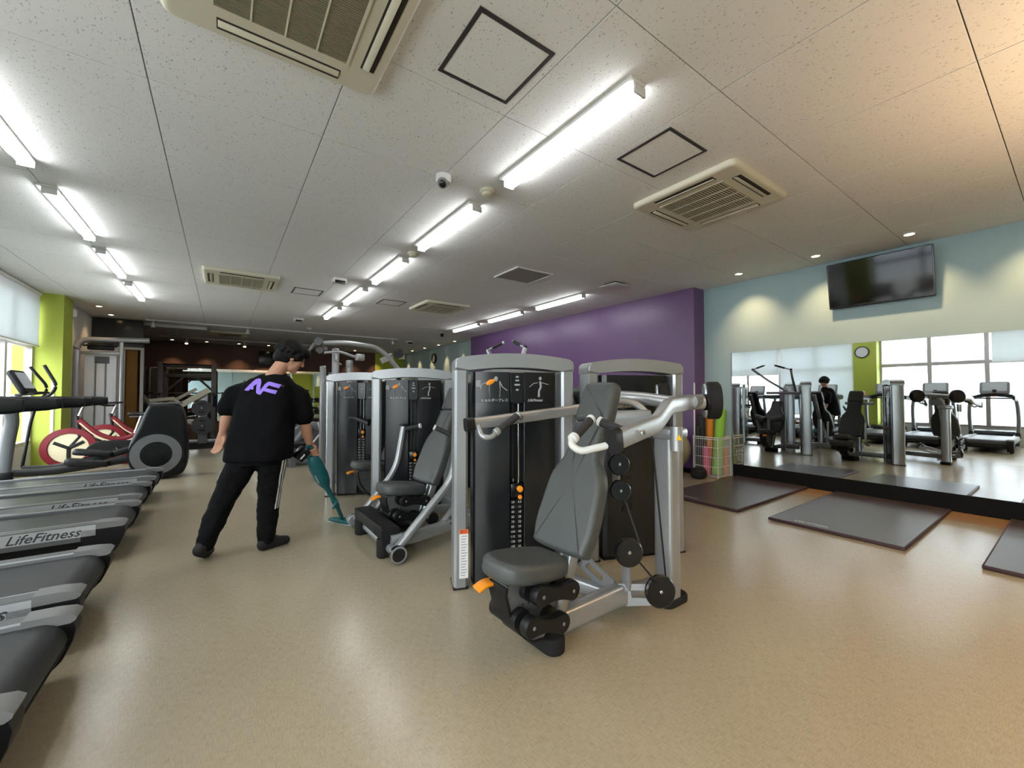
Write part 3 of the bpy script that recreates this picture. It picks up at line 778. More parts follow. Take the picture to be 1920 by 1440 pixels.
def seat_unit(t, o, back=(1, 0), shell=True, head=True, links=True, foot=True):
    """seat, column, pads. o: floor point under the column; back: unit vector from the user's front to the back"""
    bx = Vector((back[0], back[1], 0)).normalized(); by = Vector((-bx.y, bx.x, 0))
    M = frame((*o, 0), bx, by, (0, 0, 1))
    def P(n, g, m, par=t, **k): return part(n, g.xf(M), m, par, **k)
    if foot:
        P('front_foot', G().pad([(a, b) for a, b in rrect(.12, .28, .058, 6)], Matrix.Translation((-.015, .03, 0)), .085, .015), M_rubber)
    lean = .36
    P('seat_column', G().sweep([(.03, 0, .07), (.03 + lean * .58, 0, .65)], rrect(.09, .1, .038, 4), up=(0, 1, 0)), M_silver)
    # saddle seat
    oc = spline([(-.37, -.07), (-.375, .07), (-.31, .135), (-.16, .155), (0, .13), (.045, .07), (.045, -.07), (0, -.13), (-.16, -.155), (-.31, -.135)], 4)
    tilt = R(8)
    Ms = Matrix.Translation((0, 0, .385)) @ Matrix.Rotation(tilt, 4, 'Y')
    P('seat', G().pad(oc, Ms, .095, .034, 5), M_vinyl)
    if shell:
        pl_ = [(-.32, .415), (-.325, .38), (-.295, .27), (-.235, .175), (-.16, .11), (-.09, .10), (-.03, .17), (.03, .37), (.03, .39)]
        sh = P('seat_shell', G().prism(pl_, frame((0, 0, 0), (1, 0, 0), (0, 0, 1), (0, -1, 0)), .12), M_silverdk)
        edge = [(p[0] - .006, 0, p[1] - .004) for p in pl_[:6]]
        P('shell_edge', G().sweep(edge, rrect(.135, .014, .004, 2), up=(1, 0, .6)), M_black, sh)
        bo = G()
        for a, b in ((-.25, .3), (-.225, .305), (-.19, .3), (-.17, .2), (-.2, .15)): bo.disc((a, -.061, b), (0, 1, 0), .005, .004, 10)
        P('bolts', bo, M_black, sh, kind='stuff')
        P('seat_lever', G().sweep(fillet([(-.30, .06, .395), (-.36, .065, .40), (-.405, .07, .38)], .03), rrect(.07, .018, .007, 3)), M_orange)
    if links:
        for (xa, za, xb, zb) in ((-.2, .375, 0.0, .345), (-.26, .255, -.07, .21)):
            g = G()
            for yy in (-.17, -.075):
                pts = []
                d = Vector((xb - xa, zb - za)); L = d.length; d.normalize(); nn = Vector((-d.y, d.x))
                for k in range(13):
                    u = k / 12; hh = .048 - .018 * math.sin(math.pi * u)
                    pts.append((xa + d.x * L * u + nn.x * hh, za + d.y * L * u + nn.y * hh))
                for k in range(1, 8): 
                    a = math.atan2(nn.y, nn.x) - math.pi * k / 8; pts.append((xb + .048 * math.cos(a), zb + .048 * math.sin(a)))
                for k in range(13):
                    u = 1 - k / 12; hh = .048 - .018 * math.sin(math.pi * u)
                    pts.append((xa + d.x * L * u - nn.x * hh, za + d.y * L * u - nn.y * hh))
                for k in range(1, 8):
                    a = math.atan2(-nn.y, -nn.x) - math.pi * k / 8; pts.append((xa + .048 * math.cos(a), za + .048 * math.sin(a)))
                if yy == -.17: g.pad(pts, frame((0, -.13, 0), (1, 0, 0), (0, 0, 1), (0, -1, 0)), .05, .006, 2)
            g.cyl((xa, .1, za), (xa, -.1, za), .05).cyl((xb, .09, zb), (xb, -.09, zb), .045)
            lk = P('linkage', g, M_black)
            for a, b in ((xa, za), (xb, zb)): P('linkage_bolt', G().disc((a, -.182, b), (0, 1, 0), .009, .006, 10), M_steel, lk)
        P('adjuster_block', G().bb(-.13, -.02, -.05, .05, .2, .36, bev=.01), M_black)
    # backrest pad
    ax = Vector((.42, 0, 1)).normalized(); nrm = Vector((-1, 0, .42)).normalized()
    Mb = frame((.15, 0, .50), (0, 1, 0), ax, nrm)
    hb = [(-.15, -.055), (-.19, -.01), (-.205, .08), (-.2, .20), (-.19, .32), (-.165, .39), (-.127, .45), (-.114, .53), (-.11, .64), (-.09, .672)]
    ob = spline(hb + [(-a, b) for a, b in reversed(hb)], 4)
    bp_ = P('backrest', G().pad(ob, Mb, .095, .03, 5), M_vinyl)
    P('backrest_plate', G().prism([(-.05, .05), (.05, .05), (.05, .62), (-.05, .62)], Mb @ Matrix.Translation((0, 0, -.012)), .02), M_black, bp_)
    if head:
        oh = spline([(-.12, .685), (-.122, .80), (-.112, .905), (-.07, .925), (.07, .925), (.112, .905), (.122, .80), (.12, .685), (.06, .68), (-.06, .68)], 4)
        Mh = Mb @ Matrix.Translation((0, .0, 0)) 
        P('headrest', G().pad(oh, Mh, .09, .03, 5), M_vinyl)
        P('spine_tube', G().sweep([M.inverted() @ (M @ (Mb @ Vector((0, -.02, -.05)))), Mb @ Vector((0, .88, -.05))], rrect(.07, .07, .015, 2), up=(1, 0, 0)), M_silver)
    return M

def pulley(t, c, axis, r=.085, par=None):
    p = part('pulley', G().disc(c, axis, r, .03, 28, .008), M_blackg, par or t)
    a = Vector(axis).normalized()
    part('pulley_bolt', G().disc(Vector(c) + a * .017, axis, .01, .008, 10), M_chrome, p)
    part('pulley_bolt', G().disc(Vector(c) - a * .017, axis, .01, .008, 10), M_chrome, p)
    return p

# ------------------------------------------------------------------ shoulder press (foreground)
t = thing('shoulder_press', 'nearest strength machine, grey padded seat with long overhead press arms and front tower', 'gym machine', (1.75, 1.85, 0))
tower(t, (1.31, 2.56), front=True, name_text='ショルダープレス', label_strip=True)
seat_unit(t, (1.41, 1.66), back=(.985, .06))
SO = Vector((1.41, 1.66, 0))
part('base_tube', G().sweep([(1.45, 1.66, .10), (1.93, 1.63, .13)], rrect(.09, .12, .025, 3)), M_silver, t)
part('rear_tube', G().sweep([(1.90, 1.63, .12), (2.33, 1.56, .12)], rrect(.08, .1, .02, 3)), M_silver, t)
part('rear_post', G().sweep([(2.31, 1.56, .02), (2.31, 1.56, 1.03)], rrect(.11, .13, .025, 3), up=(0, 1, 0)), M_silver, t)
part('rear_foot', G().pad(rrect(.24, .15, .06, 5), Matrix.Translation((2.33, 1.56, 0)), .05, .012), M_rubber, t)
# bracket plates with slots
def slot_plate(a, b, h, th=.012):
    a, b = Vector(a), Vector(b); d = (b - a); L = d.length; d.normalize()
    up = Vector((0, 0, 1)); up = (up - d * up.dot(d)).normalized(); n = d.cross(up)
    M = frame(a, d, up, n)
    o = [(0, -h / 2), (L, -h * .45), (L + .02, 0), (L, h * .45), (0, h / 2)]
    i = [(L * .25, -h * .12), (L * .72, -h * .16), (L * .66, h * .18), (L * .25, h * .2)]
    g = G(); vs = [(x, y, s * th / 2) for s in (-1, 1) for x, y in o + i]
    k = 9
    fs = []
    for off, rev in ((0, 1), (k, 0)):
        q = [(0, 1, 6, 5), (1, 2, 6), (2, 7, 6), (2, 3, 7), (3, 4, 8, 7), (4, 0, 5, 8)]
        for f in q:
            f = [v + off for v in f]; fs.append(tuple(reversed(f)) if rev else tuple(f))
    for e in range(5): fs.append((e, (e + 1) % 5, (e + 1) % 5 + k, e + k))
    for e in range(4): fs.append((5 + (e + 1) % 4, 5 + e, 5 + e + k, 5 + (e + 1) % 4 + k))
    return g._app(vs, fs, M)
part('bracket_plate', slot_plate((1.91, 1.66, .15), (1.93, 1.98, .25), .12), M_silver, t)
part('bracket_plate', slot_plate((1.93, 1.62, .13), (2.08, 1.42, .17), .13), M_silver, t)
part('tower_tube', G().sweep([(1.93, 1.66, .10), (1.75, 2.38, .10)], rrect(.07, .09, .02, 3)), M_silver, t)
pulley(t, (2.03, 1.42, .20), (-.45, -.9, .1), .09)
pulley(t, (1.86, 1.50, .43), (-.5, -.86, .1), .08)
pulley(t, (1.88, 1.97, .27), (-.6, -.8, .1), .065)
pulley(t, (1.90, 1.60, .90), (-.5, -.86, .1), .065)
pulley(t, (1.91, 1.60, .745), (-.5, -.86, .1), .065)
part('pulley_yoke', G().sweep([(1.90, 1.625, .92), (1.915, 1.625, .72)], rrect(.02, .05, .006, 2), up=(0, 1, 0)), M_steel, t)
part('pulley_yoke', G().sweep([(1.88, 1.53, .42), (1.96, 1.60, .17)], rrect(.02, .06, .006, 2), up=(0, 1, 0)), M_silver, t)
part('cable', G().tube([(1.98, 1.44, 1.16), (2.10, 1.43, .25)], .005, 8), M_black, t)
part('cable', G().tube([(1.90, 1.46, .38), (1.99, 1.41, .26)], .005, 8), M_black, t)
part('cable', G().tube([(1.92, 1.57, .69), (1.93, 1.48, .47)], .005, 8), M_black, t)
# yoke, pivots and press arms
part('arm_yoke', G().tube(fillet([(2.02, 1.98, 1.30), (2.06, 1.93, 1.30), (2.24, 1.70, 1.285), (2.30, 1.45, 1.25), (2.42, 1.38, 1.26)], .08), .042, 14), M_silver, t)
part('yoke_cap', G().disc((2.44, 1.37, 1.26), (.85, -.5, .05), .05, .02), M_black, t)
part('cam_arch', G().tube(fillet([(1.96, 1.80, 1.17), (2.02, 1.78, 1.26), (2.14, 1.70, 1.27), (2.22, 1.62, 1.18), (2.25, 1.58, 1.05)], .07), .024, 12), M_silver, t)
part('cam_bridge', G().sweep([(1.97, 1.80, 1.15), (2.2, 1.60, 1.15)], rrect(.05, .12, .02, 2)), M_silver, t)
part('post_head', G().bb(2.22, 2.40, 1.46, 1.66, 1.03, 1.10, bev=.02), M_silver, t)
part('damper', G().cyl((2.17, 1.40, 1.12), (2.17, 1.40, .98), .034), M_silver, t)
part('caution_sticker', G().prism([(-.018, -.016), (.018, -.016), (0, .018)], frame((2.151, 1.3705, 1.06), (.84, -.54, 0), (0, 0, 1), (-.54, -.84, 0)), .002), mat('yellow_sticker', (240, 200, 40), .5), t)
for nm, pts, cw, cwn in (('near', [(1.42, 1.215, 1.105), (1.79, 1.265, 1.16), (1.93, 1.29, 1.245), (2.30, 1.385, 1.265)], (2.50, 1.41, 1.27), (.62, -.78, .02)),
                         ('far', [(1.175, 2.075, 1.135), (1.80, 2.02, 1.19), (2.35, 1.95, 1.245)], (2.70, 1.90, 1.275), (.62, -.78, .02))):
    pts2 = fillet(pts, .035)
    a = part('press_arm', G().sweep(pts2, rrect(.045, .088 if nm == 'near' else .068, .012, 2)), M_silver, t)
    part('counterweight_tube', G().cyl(pts[-1], cw, .042), M_silver, a)
    c = Vector(cw); n = Vector(cwn).normalized()
    part('counterweight', G().disc(c + n * .045, n, .118, .08, 30, .012), M_rubber, a)
    part('counterweight_cap', G().pad(rrect(.11, .215, .05, 5), frame(c - n * .01, Vector((-n.y, n.x, 0)), (0, 0, 1), n), .035, .008, 3), M_silver, a)
    part('arm_end', G().sweep([Vector(pts[0]) + (Vector(pts[0]) - Vector(pts[1])).normalized() * .03, Vector(pts[0]) + (Vector(pts[1]) - Vector(pts[0])).normalized() * .02], rrect(.058, .112 if nm == 'near' else .078, .022, 3)), M_black, a)
# near handle
part('handle_tube', G().tube(fillet([(1.41, 1.235, 1.085), (1.30, 1.31, 1.055), (1.275, 1.345, 1.085), (1.30, 1.35, 1.115)], .03), .0165, 12), M_white, t)
part('grip', G().tube([(1.305, 1.352, 1.115), (1.43, 1.375, 1.185)], .0215, 14), M_grip, t)
part('grip_collar', G().disc((1.437, 1.376, 1.189), (.87, .16, .48), .023, .024), M_white, t)
part('grip_collar', G().disc((1.30, 1.351, 1.111), (.87, .16, .48), .025, .03), M_white, t)
part('grip', G().tube([(1.575, 1.27, 1.125), (1.535, 1.40, 1.172)], .0215, 14), M_grip, t)
part('grip_collar', G().disc((1.578, 1.262, 1.12), (-.27, .89, .33), .025, .03), M_white, t)
part('grip_collar', G().disc((1.533, 1.407, 1.175), (-.27, .89, .33), .024, .02), M_white, t)
# far handle
part('handle_tube', G().tube(fillet([(1.215, 2.05, 1.125), (1.21, 2.0, 1.065), (1.26, 1.98, 1.06), (1.30, 1.98, 1.095)], .03), .0155, 12), M_silver, t)
part('grip', G().tube([(1.30, 1.98, 1.095), (1.445, 1.98, 1.18)], .0215, 14), M_grip, t)
part('grip_collar', G().disc((1.298, 1.98, 1.094), (.86, 0, .5), .024, .03), M_silver, t)
part('grip_collar', G().disc((1.452, 1.98, 1.184), (.86, 0, .5), .024, .022), M_silver, t)
for c in ((1.60, 1.203, 1.13), (1.50, 2.02, 1.165)): part('arm_bolt', G().disc(c, (0, -1, 0), .016, .012, 12), M_chrome, t)

# ------------------------------------------------------------------ chest press (second tower)
t = thing('chest_press', 'second machine, grey padded seat with bent lever arms rising from a black footplate', 'gym machine', (1.6, 3.9, 0))
tower(t, (1.33, 4.50), front=True, name_text='チェストプレス')
seat_unit(t, (1.50, 3.66), back=(.985, .12), foot=False)
part('footplate', G().sweep([(1.12, 4.02, .19), (1.12, 3.26, .19)], rrect(.15, .10, .02, 2)), M_rubber, t)
part('footplate_rim', G().sweep([(1.04, 4.0, .20), (1.06, 3.28, .20)], rrect(.02, .09, .006, 2)), M_black, t)
for y in (3.32, 3.98): part('front_foot', G().pad(rrect(.16, .1, .04, 5), Matrix.Translation((1.11, y, 0)), .15, .012), M_rubber, t)
part('tread', G().bb(1.18, 1.40, 3.35, 3.95, .12, .135, bev=.004), M_rubber, t)
part('frame_rail', G().sweep(fillet([(1.12, 3.26, .13), (1.30, 3.26, .13), (2.0, 3.45, .13)], .05), rrect(.07, .10, .02, 2)), M_silver, t)
part('frame_rail', G().sweep(fillet([(1.12, 4.02, .13), (1.30, 4.02, .13), (2.0, 3.85, .13)], .05), rrect(.06, .09, .02, 2)), M_silver, t)
part('rear_tube', G().sweep([(1.95, 3.40, .13), (2.05, 4.2, .13)], rrect(.08, .1, .02, 2)), M_silver, t)
part('frame_strut', G().sweep([(1.62, 3.35, .17), (1.98, 3.58, .34)], rrect(.05, .05, .015, 2)), M_silver, t)
part('rear_column', G().sweep([(1.93, 3.66, .05), (1.93, 3.66, .72)], rrect(.08, .08, .02, 2), up=(0, 1, 0)), M_silver, t)
part('seat_stem', G().sweep([(1.5, 3.66, .13), (1.53, 3.66, .1)], rrect(.12, .1, .02, 2), up=(0, 1, 0)), M_silver, t)
part('pivot_bar', G().cyl((1.12, 3.10, .075), (1.12, 4.22, .075), .035), M_silver, t)
part('pivot_hub', G().disc((1.125, 3.11, .075), (0, 1, 0), .062, .05, 26), M_blackg, t)
part('pivot_ring', G().ring((1.125, 3.085, .075), (0, 1, 0), .052, .064, .01), M_silver, t)
part('pivot_hub', G().disc((1.06, 4.19, .085), (0, 1, 0), .05, .10, 26), M_silver, t)
a1 = part('lever_arm', G().sweep(fillet([(1.125, 3.17, .08), (1.665, 3.2, .60), (1.665, 3.2, .965)], .16, 8), rrect(.055, .075, .02, 3), up=(0, 1, 0)), M_silver, t)
a2 = part('lever_arm', G().sweep(fillet([(1.075, 4.12, .09), (1.46, 4.10, .55), (1.535, 4.10, .985)], .14, 8), rrect(.05, .065, .02, 3), up=(0, 1, 0)), M_silver, t)
part('arm_cap', G().bb(1.625, 1.70, 3.16, 3.24, .96, .985, bev=.01), M_black, a1)
part('arm_cap', G().bb(1.50, 1.57, 4.06, 4.14, .98, 1.0, bev=.01), M_black, a2)
part('grip', G().tube([(1.66, 3.24, .945), (1.53, 3.31, 1.015)], .021, 14), M_grip, a1)
part('grip_collar', G().disc((1.522, 3.314, 1.019), (-.85, .45, .45), .024, .02), M_white, a1)
part('grip', G().tube([(1.545, 4.07, .955), (1.655, 3.97, .985)], .021, 14), M_grip, a2)
part('grip_collar', G().disc((1.66, 3.965, .986), (.72, -.66, .2), .025, .02), M_white, a2)
part('damper', G().cyl((1.24, 4.02, .19), (1.36, 4.02, .40), .026), M_silverdk, t)
part('pedal', G().sweep([(1.62, 3.2, .20), (1.76, 3.14, .15)], rrect(.03, .015, .006, 2)), M_black, t)
part('pivot_wheel', G().disc((1.55, 3.42, .20), (0, 1, 0), .055, .05), M_blackg, t)
part('caution_sticker', G().prism([(-.02, -.018), (.02, -.018), (0, .02)], frame((1.86, 3.35, .30), (.9, -.4, 0), (0, 0, 1), (-.4, -.9, 0)), .003), mat('yellow_sticker', (240, 200, 40), .5), t)

# ------------------------------------------------------------------ third machine of the left row
t = thing('seated_row_machine', 'third weight tower in the row, mostly hidden behind the chest press', 'gym machine', (1.5, 5.3, 0))
tower(t, (1.12, 5.74), front=True, name_text='ローイング', stack_z=.78)
seat_unit(t, (1.62, 5.02), back=(.985, .12), links=False)
part('base_tube', G().sweep([(1.62, 5.02, .09), (1.75, 5.6, .09)], rrect(.09, .1, .02, 2)), M_silver, t)
part('row_arm', G().sweep(fillet([(1.36, 5.55, 1.0), (1.4, 5.4, 1.0), (1.5, 5.2, .94)], .05), rrect(.04, .05, .01, 2)), M_black, t)
part('row_arm', G().sweep([(1.86, 5.45, 1.0), (1.5, 5.4, .95)], rrect(.04, .05, .01, 2)), M_black, t)

# ------------------------------------------------------------------ right row: towers seen from behind, seats face the mirror
t = thing('leg_extension_machine', 'machine seen from behind, dark tower with black lettering right of the press arms', 'gym machine', (2.8, 2.5, 0))
tower(t, (3.18, 2.04), rz=TA + math.pi, front=True, name_text='レッグ', back_logo=True)
seat_unit(t, (3.14, 2.80), back=(-.985, -.06), links=True)
part('base_tube', G().sweep([(3.14, 2.80, .09), (2.72, 2.72, .1), (2.70, 2.35, .1)], rrect(.08, .1, .02, 2)), M_silver, t)
part('cross_tube', G().sweep([(2.70, 2.5, 1.12), (2.72, 2.95, 1.12)], rrect(.06, .06, .015, 2)), M_silver, t)
part('rear_post', G().sweep([(2.72, 2.75, .0), (2.72, 2.75, 1.15)], rrect(.1, .1, .02, 2), up=(0, 1, 0)), M_silver, t)
part('side_handle', G().tube(fillet([(3.0, 2.52, .3), (3.25, 2.5, .35), (3.25, 2.5, .75)], .06), .02, 10), M_silver, t)
part('side_handle', G().tube(fillet([(3.0, 3.08, .3), (3.25, 3.1, .35), (3.25, 3.1, .75)], .06), .02, 10), M_silver, t)
part('knee_roller', G().cyl((3.5, 2.62, .36), (3.5, 2.98, .36), .06), M_vinyl, t)
part('knee_arm', G().sweep([(3.2, 2.8, .42), (3.5, 2.8, .36)], rrect(.05, .05, .012, 2)), M_silver, t)

t = thing('pulldown_machine', 'pulldown machine with two raised overhead arms showing above the nearest tower', 'gym machine', (2.7, 4.1, 0))
tower(t, (3.10, 3.52), rz=TA + math.pi, front=True, name_text='プルダウン', back_logo=True)
seat_unit(t, (3.08, 4.25), back=(-.985, -.06), links=False, head=False, shell=True)
part('base_tube', G().sweep([(3.08, 4.25, .09), (2.62, 4.2, .1), (2.60, 3.85, .1)], rrect(.08, .1, .02, 2)), M_silver, t)
part('rear_post', G().sweep([(2.60, 4.15, 0), (2.60, 4.15, 1.38)], rrect(.1, .12, .02, 2), up=(0, 1, 0)), M_silver, t)
part('cross_tube', G().sweep([(2.62, 3.75, 1.34), (2.62, 4.5, 1.34)], rrect(.07, .07, .02, 2)), M_silver, t)
for s in (-1, 1):
    y0 = 3.97 + .08 * s; y1 = 3.86 if s < 0 else 4.36
    tip = (2.93, 3.86, 1.86) if s < 0 else (2.92, 4.68, 1.90)
    ar = part('pull_arm', G().tube(fillet([(2.62, y0, 1.36), (2.84, y1, 1.62), tip], .1), .027, 12), M_silver, t)
    gp = Vector(tip) + (Vector((.05, .31, .11)) if s < 0 else Vector((.06, -.28, .08)))
    g0 = Vector(tip) + (Vector((.02, .12, .04)) if s < 0 else Vector((.02, -.1, .03)))
    part('grip_stem', G().tube([tip, g0], .014, 10), M_silver, ar)
    part('grip', G().tube([g0, gp], .02, 12), M_grip, ar)
    part('grip_collar', G().ball(gp, .021, 10, 8), M_white, ar)
    part('arm_end', G().ball(tip, .028, 10, 8), M_black, ar)
for s in (-1, 1): part('thigh_pad', G().tube([(3.18, 4.25 + .06 * s, .72), (3.12, 4.25 + .28 * s, .78)], .065, 14), M_vinyl, t)
part('thigh_post', G().sweep([(3.12, 4.25, .12), (3.14, 4.25, .72)], rrect(.06, .06, .015, 2), up=(0, 1, 0)), M_silver, t)
# one more tower of the right row, behind
t = thing('biceps_machine', 'distant tower of the right row, glimpsed only in the mirror', 'gym machine', (2.6, 5.5, 0))
tower(t, (3.02, 5.05), rz=TA + math.pi, front=False)
seat_unit(t, (3.0, 5.8), back=(-.985, -.06), links=False, head=False)
part('base_tube', G().sweep([(3.0, 5.8, .09), (2.6, 5.6, .1), (2.55, 5.35, .1)], rrect(.08, .1, .02, 2)), M_silver, t)
# ================================================================== treadmills
M_belt = mat('treadmill_belt', (46, 48, 50), .45, bump=(500, .2))
M_deckgrey = mat('treadmill_grey', (92, 94, 96), .45)
M_capgrey = mat('treadmill_cap_grey', (120, 121, 122), .5)
M_trim = mat('aluminium_trim', (196, 199, 202), .35, .25)
M_screen = mat('console_screen', (150, 154, 156), .12, emit=((190, 196, 200), .18))
M_dkblue = mat('console_charcoal', (11, 13, 16), .42, spec=.3)
def treadmill(name_on_rail=True):
    """local: origin at the middle of the rear end, runner faces -x"""
    t = thing('treadmill', 'x', 'treadmill')
    P = lambda n, g, m, par=t, **k: part(n, g, m, par, world=False, **k)
    for s in (-1, 1):
        y = .345 * s
        # rail: dark top with sloping shoulder
        sec = [(-.048, -.09), (.048, -.09), (.048, .02), (.04, .032), (-.04, .032), (-.048, .022)]
        rl = P('side_rail', G().sweep([(-1.68, y, .29), (-.17, y, .29)], sec), M_deckgrey)
        o = y + .0485 * s
        P('rail_trim', G().bb(-1.68, -.17, min(o, o + .004 * s), max(o, o + .004 * s), .235, .315), M_trim, rl)
        P('trim_line', G().bb(-1.68, -.17, y - .042 * s - .0025, y - .042 * s + .0025, .312, .3235), M_trim, rl)
        if name_on_rail:
            P('maker_name', G().add_mesh(text_mesh('LifeFitness', .088, shear=.4, space=1.0, bold=.0012), frame((-.44, o + .0045 * s, .272), (1 if s < 0 else -1, 0, 0), (0, 0, 1), (0, s, 0))), M_dkprint, rl, label='dark script lettering on the silver rail')
        pl_ = [(-.17, .28), (-.17, .330), (-.08, .328), (-.02, .320), (0, .304), (-.004, .290), (-.02, .28)]
        P('end_cap', G().prism(pl_, frame((0, y, 0), (1, 0, 0), (0, 0, 1), (0, -1, 0)), .11), M_capgrey)
        P('cap_underside', G().prism([(-.25, .04), (-.25, .28), (-.012, .28), (-.003, .25), (-.012, .20), (-.045, .12), (-.10, .06), (-.14, .04)], frame((0, y, 0), (1, 0, 0), (0, 0, 1), (0, -1, 0)), .105), M_black)
        P('foot', G().cyl((-.3, y, 0), (-.3, y, .1), .03), M_rubber)
        up = P('upright', G().sweep(fillet([(-1.42, .37 * s, .30), (-1.40, .39 * s, .7), (-1.36, .38 * s, 1.0), (-1.38, .36 * s, 1.16)], .15), rrect(.07, .12, .03, 3), up=(1, 0, 0)), M_silverdk)
        P('upright_boot', G().box((-1.42, .37 * s, .33), (.16, .09, .16), bev=.03), M_black, up)
        sec = rrect(.06, .13, .028, 3)
        P('handrail', G().sweep([(-1.72, .36 * s, 1.22), (-1.4, .365 * s, 1.21), (-.95, .37 * s, 1.215), (-.62, .375 * s, 1.225), (-.56, .375 * s, 1.228)], sec, scale=[1.1, 1.15, 1.05, .85, .7]), M_dkblue)
    P('belt', G().sweep([(-1.66, 0, .297), (-.12, 0, .297)] + [(-.12 + .09 * math.sin(R(a)), 0, (.207) + .09 * math.cos(R(a))) for a in range(15, 181, 15)] + [(-.4, 0, .117)], rrect(.585, .006, .002, 1), up=(0, .0001, 1)), M_belt)
    P('deck_base', G().bb(-1.8, -.22, -.29, .29, .09, .26), M_black)
    P('rear_roller', G().cyl((-.12, -.285, .207), (-.12, .285, .207), .082), M_black)
    hood = [(-1.64, .27), (-1.64, .34), (-1.69, .40), (-1.85, .42), (-1.96, .36), (-1.99, .2), (-1.96, .06), (-1.64, .06)]
    P('motor_hood', G().prism(hood, frame((0, 0, 0), (1, 0, 0), (0, 0, 1), (0, -1, 0)), .72), M_dkblue)
    P('front_wheel', G().cyl((-1.85, -.3, .05), (-1.85, .3, .05), .05), M_rubber)
    P('console_bridge', G().sweep(fillet([(-1.70, -.38, 1.2), (-1.72, -.25, 1.27), (-1.72, 0, 1.30), (-1.72, .25, 1.27), (-1.70, .38, 1.2)], .1), rrect(.12, .09, .03, 3)), M_dkblue)
    P('grip_bar', G().tube(fillet([(-1.66, -.34, 1.2), (-1.45, -.2, 1.21), (-1.45, .2, 1.21), (-1.66, .34, 1.2)], .08), .018, 10), M_black)
    Mc = frame((-1.72, 0, 1.47), (0, 1, 0), (-.3, 0, .954), (.954, 0, .3))
    P('console_neck', G().cyl((-1.72, 0, 1.28), (-1.73, 0, 1.42), .05), M_black)
    cs = P('console', G().pad(rrect(.50, .32, .05, 4), Mc @ Matrix.Translation((0, 0, -.06)), .06, .02, 3), M_silverdk)
    P('screen', G().pad(rrect(.40, .22, .02, 3), Mc @ Matrix.Translation((0, .025, -.002)), .006, .002, 1), M_screen, cs)
    P('button', G().disc(Mc @ Vector((0, -.125, .002)), Mc.to_3x3() @ Vector((0, 0, 1)), .016, .01), M_redprint, cs)
    P('stop_plate', G().bb(-1.62, -1.56, -.05, .05, 1.245, 1.262, bev=.006), M_redprint)
    return t
tm = treadmill()
spots = [(1.35, 'treadmill partly out of frame beyond the bottom left corner, nearest to the viewpoint'), (2.38, 'treadmill whose wide black belt fills the bottom left corner'), (3.37, 'treadmill just behind the bottom left one, before the gap at the pillar'),
         (4.80, 'treadmill with readable maker lettering on its silver rail, beyond the gap'), (5.82, 'fourth treadmill up the row, between the lettered one and the farthest'), (6.90, 'farthest treadmill, its long black handrail crossing the green pillar')]
for i, (y, lab) in enumerate(spots):
    o = tm if i == 0 else copy_tree(tm)
    o.location = ((-.50, -.52, -.565, -.60, -.63, -.63)[i], y, 0); tag(o, lab, 'treadmill', 'treadmills in a row facing the windows')

